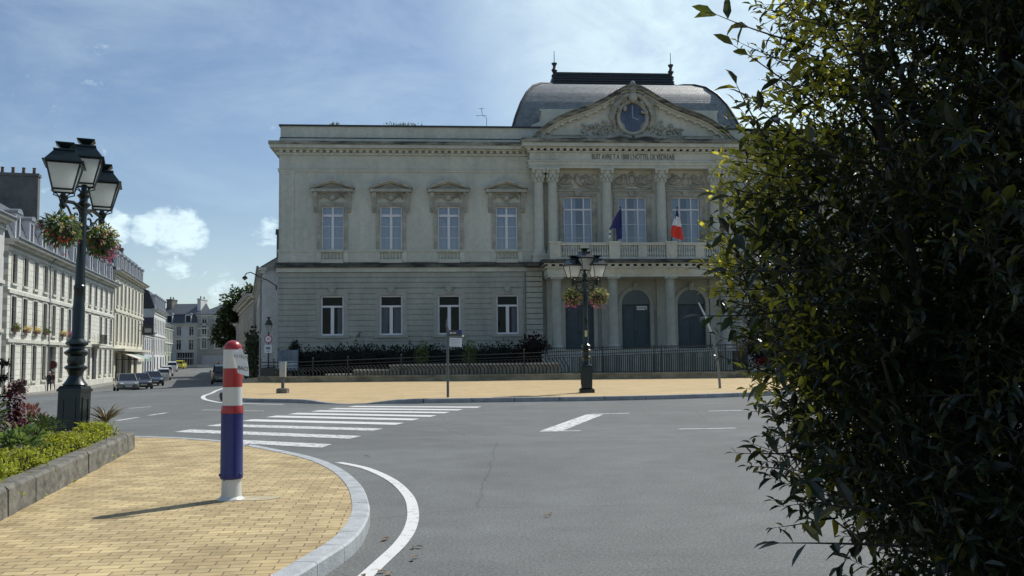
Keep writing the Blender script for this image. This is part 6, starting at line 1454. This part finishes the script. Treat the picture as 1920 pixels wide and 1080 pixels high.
# longer shoots that stick out to the left
for (x, y, z, dx, dz, L_, n_) in ((1.1, 3.2, 2.55, -1, .25, .38, 9), (1.1, 3.0, 2.1, -1, .35, .36, 9), (1.05, 3.2, 2.0, -.9, -.1, .34, 10), (1.05, 3.2, 1.85, -1, .1, .36, 12), (1.0, 3.0, 1.72, -1, 0, .3, 11), (1.0, 3.2, 1.6, -1, -.15, .34, 10), (1.1, 3.1, 1.5, -.9, -.3, .3, 9), (1.2, 3.1, 1.05, -1, .1, .36, 9), (1.15, 2.9, .95, -1, .1, .28, 8), (1.25, 3.0, .82, -1, .05, .42, 9), (1.3, 3.0, .6, -1, .1, .4, 8), (1.35, 3.1, .5, -.9, -.3, .35, 8), (1.15, 3.3, 2.35, -.8, .6, .4, 8), (1.0, 3.3, 2.15, -.5, .8, .35, 7)):
    sprig(Vector((x, y, z)) - SO, Vector((dx, rs.uniform(-.2, .2), dz)), L_, n_, .085, .005, .3)
# extra shoots along the outer edge, sunlight painted into their yellow-green leaf colour
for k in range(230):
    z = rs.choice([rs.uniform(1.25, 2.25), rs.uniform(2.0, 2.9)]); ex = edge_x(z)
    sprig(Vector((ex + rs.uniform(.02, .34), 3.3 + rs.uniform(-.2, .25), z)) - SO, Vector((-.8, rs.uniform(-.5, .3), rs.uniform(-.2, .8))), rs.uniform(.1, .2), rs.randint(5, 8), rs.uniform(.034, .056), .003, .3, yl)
# trunk and limbs
st_b = MB()
for (bx, by, tx, ty, tz) in ((1.9, 3.6, 1.3, 3.3, 2.6), (2.05, 3.5, 1.9, 3.4, 3.6), (2.2, 3.7, 2.6, 3.6, 3.4), (1.85, 3.45, 1.25, 3.1, 1.3), (2.0, 3.7, 1.6, 3.9, 3.0), (2.3, 3.5, 3.0, 3.4, 2.4)):
    a = Vector((bx, by, -.05)) - SO; c = Vector((tx, ty, tz)) - SO; mdl = a.lerp(c, .5) + Vector((rs.gauss(0, .08), rs.gauss(0, .08), .15)); st_b.tube([a, a.lerp(mdl, .5) + Vector((.03, 0, .05)), mdl, mdl.lerp(c, .6), c], [.045, .035, .027, .018, .006], 7)
    for k in range(7):
        q = a.lerp(c, rs.uniform(.3, .95)); e = q + Vector((max(-.45, rs.gauss(-.1, .2)), rs.gauss(0, .3), rs.uniform(.05, .5))); st_b.tube([q, q.lerp(e, .5) + Vector((0, 0, .04)), e], [.012, .009, .004], 5)
st_b.obj('trunk', mat('dark_shrub_bark', (.022, .018, .013), .95, .4, 9, .6, 40), sh, smooth=True); tw.obj('twigs', mat('twig_bark', (.022, .02, .013), .8, .2, 6), sh); lf.obj('leaves', SHL, sh); yl.obj('sunlit_tint_leaves', leafmat('laurel_sunlit_tint', (.14, .15, .02), (.75, .68, .08), .36, .58, .45, .4), sh)
# fallen leaves on the asphalt
fl = MB()
for (x, y) in ((-2.2, 13.4), (-.85, 6.2), (-.75, 6.6), (.35, 8.4), (-.95, 6.05), (-.6, 5.95), (-4.1, 14.2), (-1.05, 7.3), (-.8, 7.05)):
    for q in range(2): fl.leaf(Vector((x + random.gauss(0, .05), y + random.gauss(0, .06), .012 if y < 14 else .13)), Vector((random.gauss(0, 1), random.gauss(0, 1), .15)), Vector((0, 0, 1)), .07, .035)
tag(fl.obj('fallen_leaves', leafmat('dry_leaves', (.20, .13, .06), (.2, .12, .05), .7, .1)), 'scattered dry brown leaves by the near kerb and on the road', 'leaves', kind='stuff')
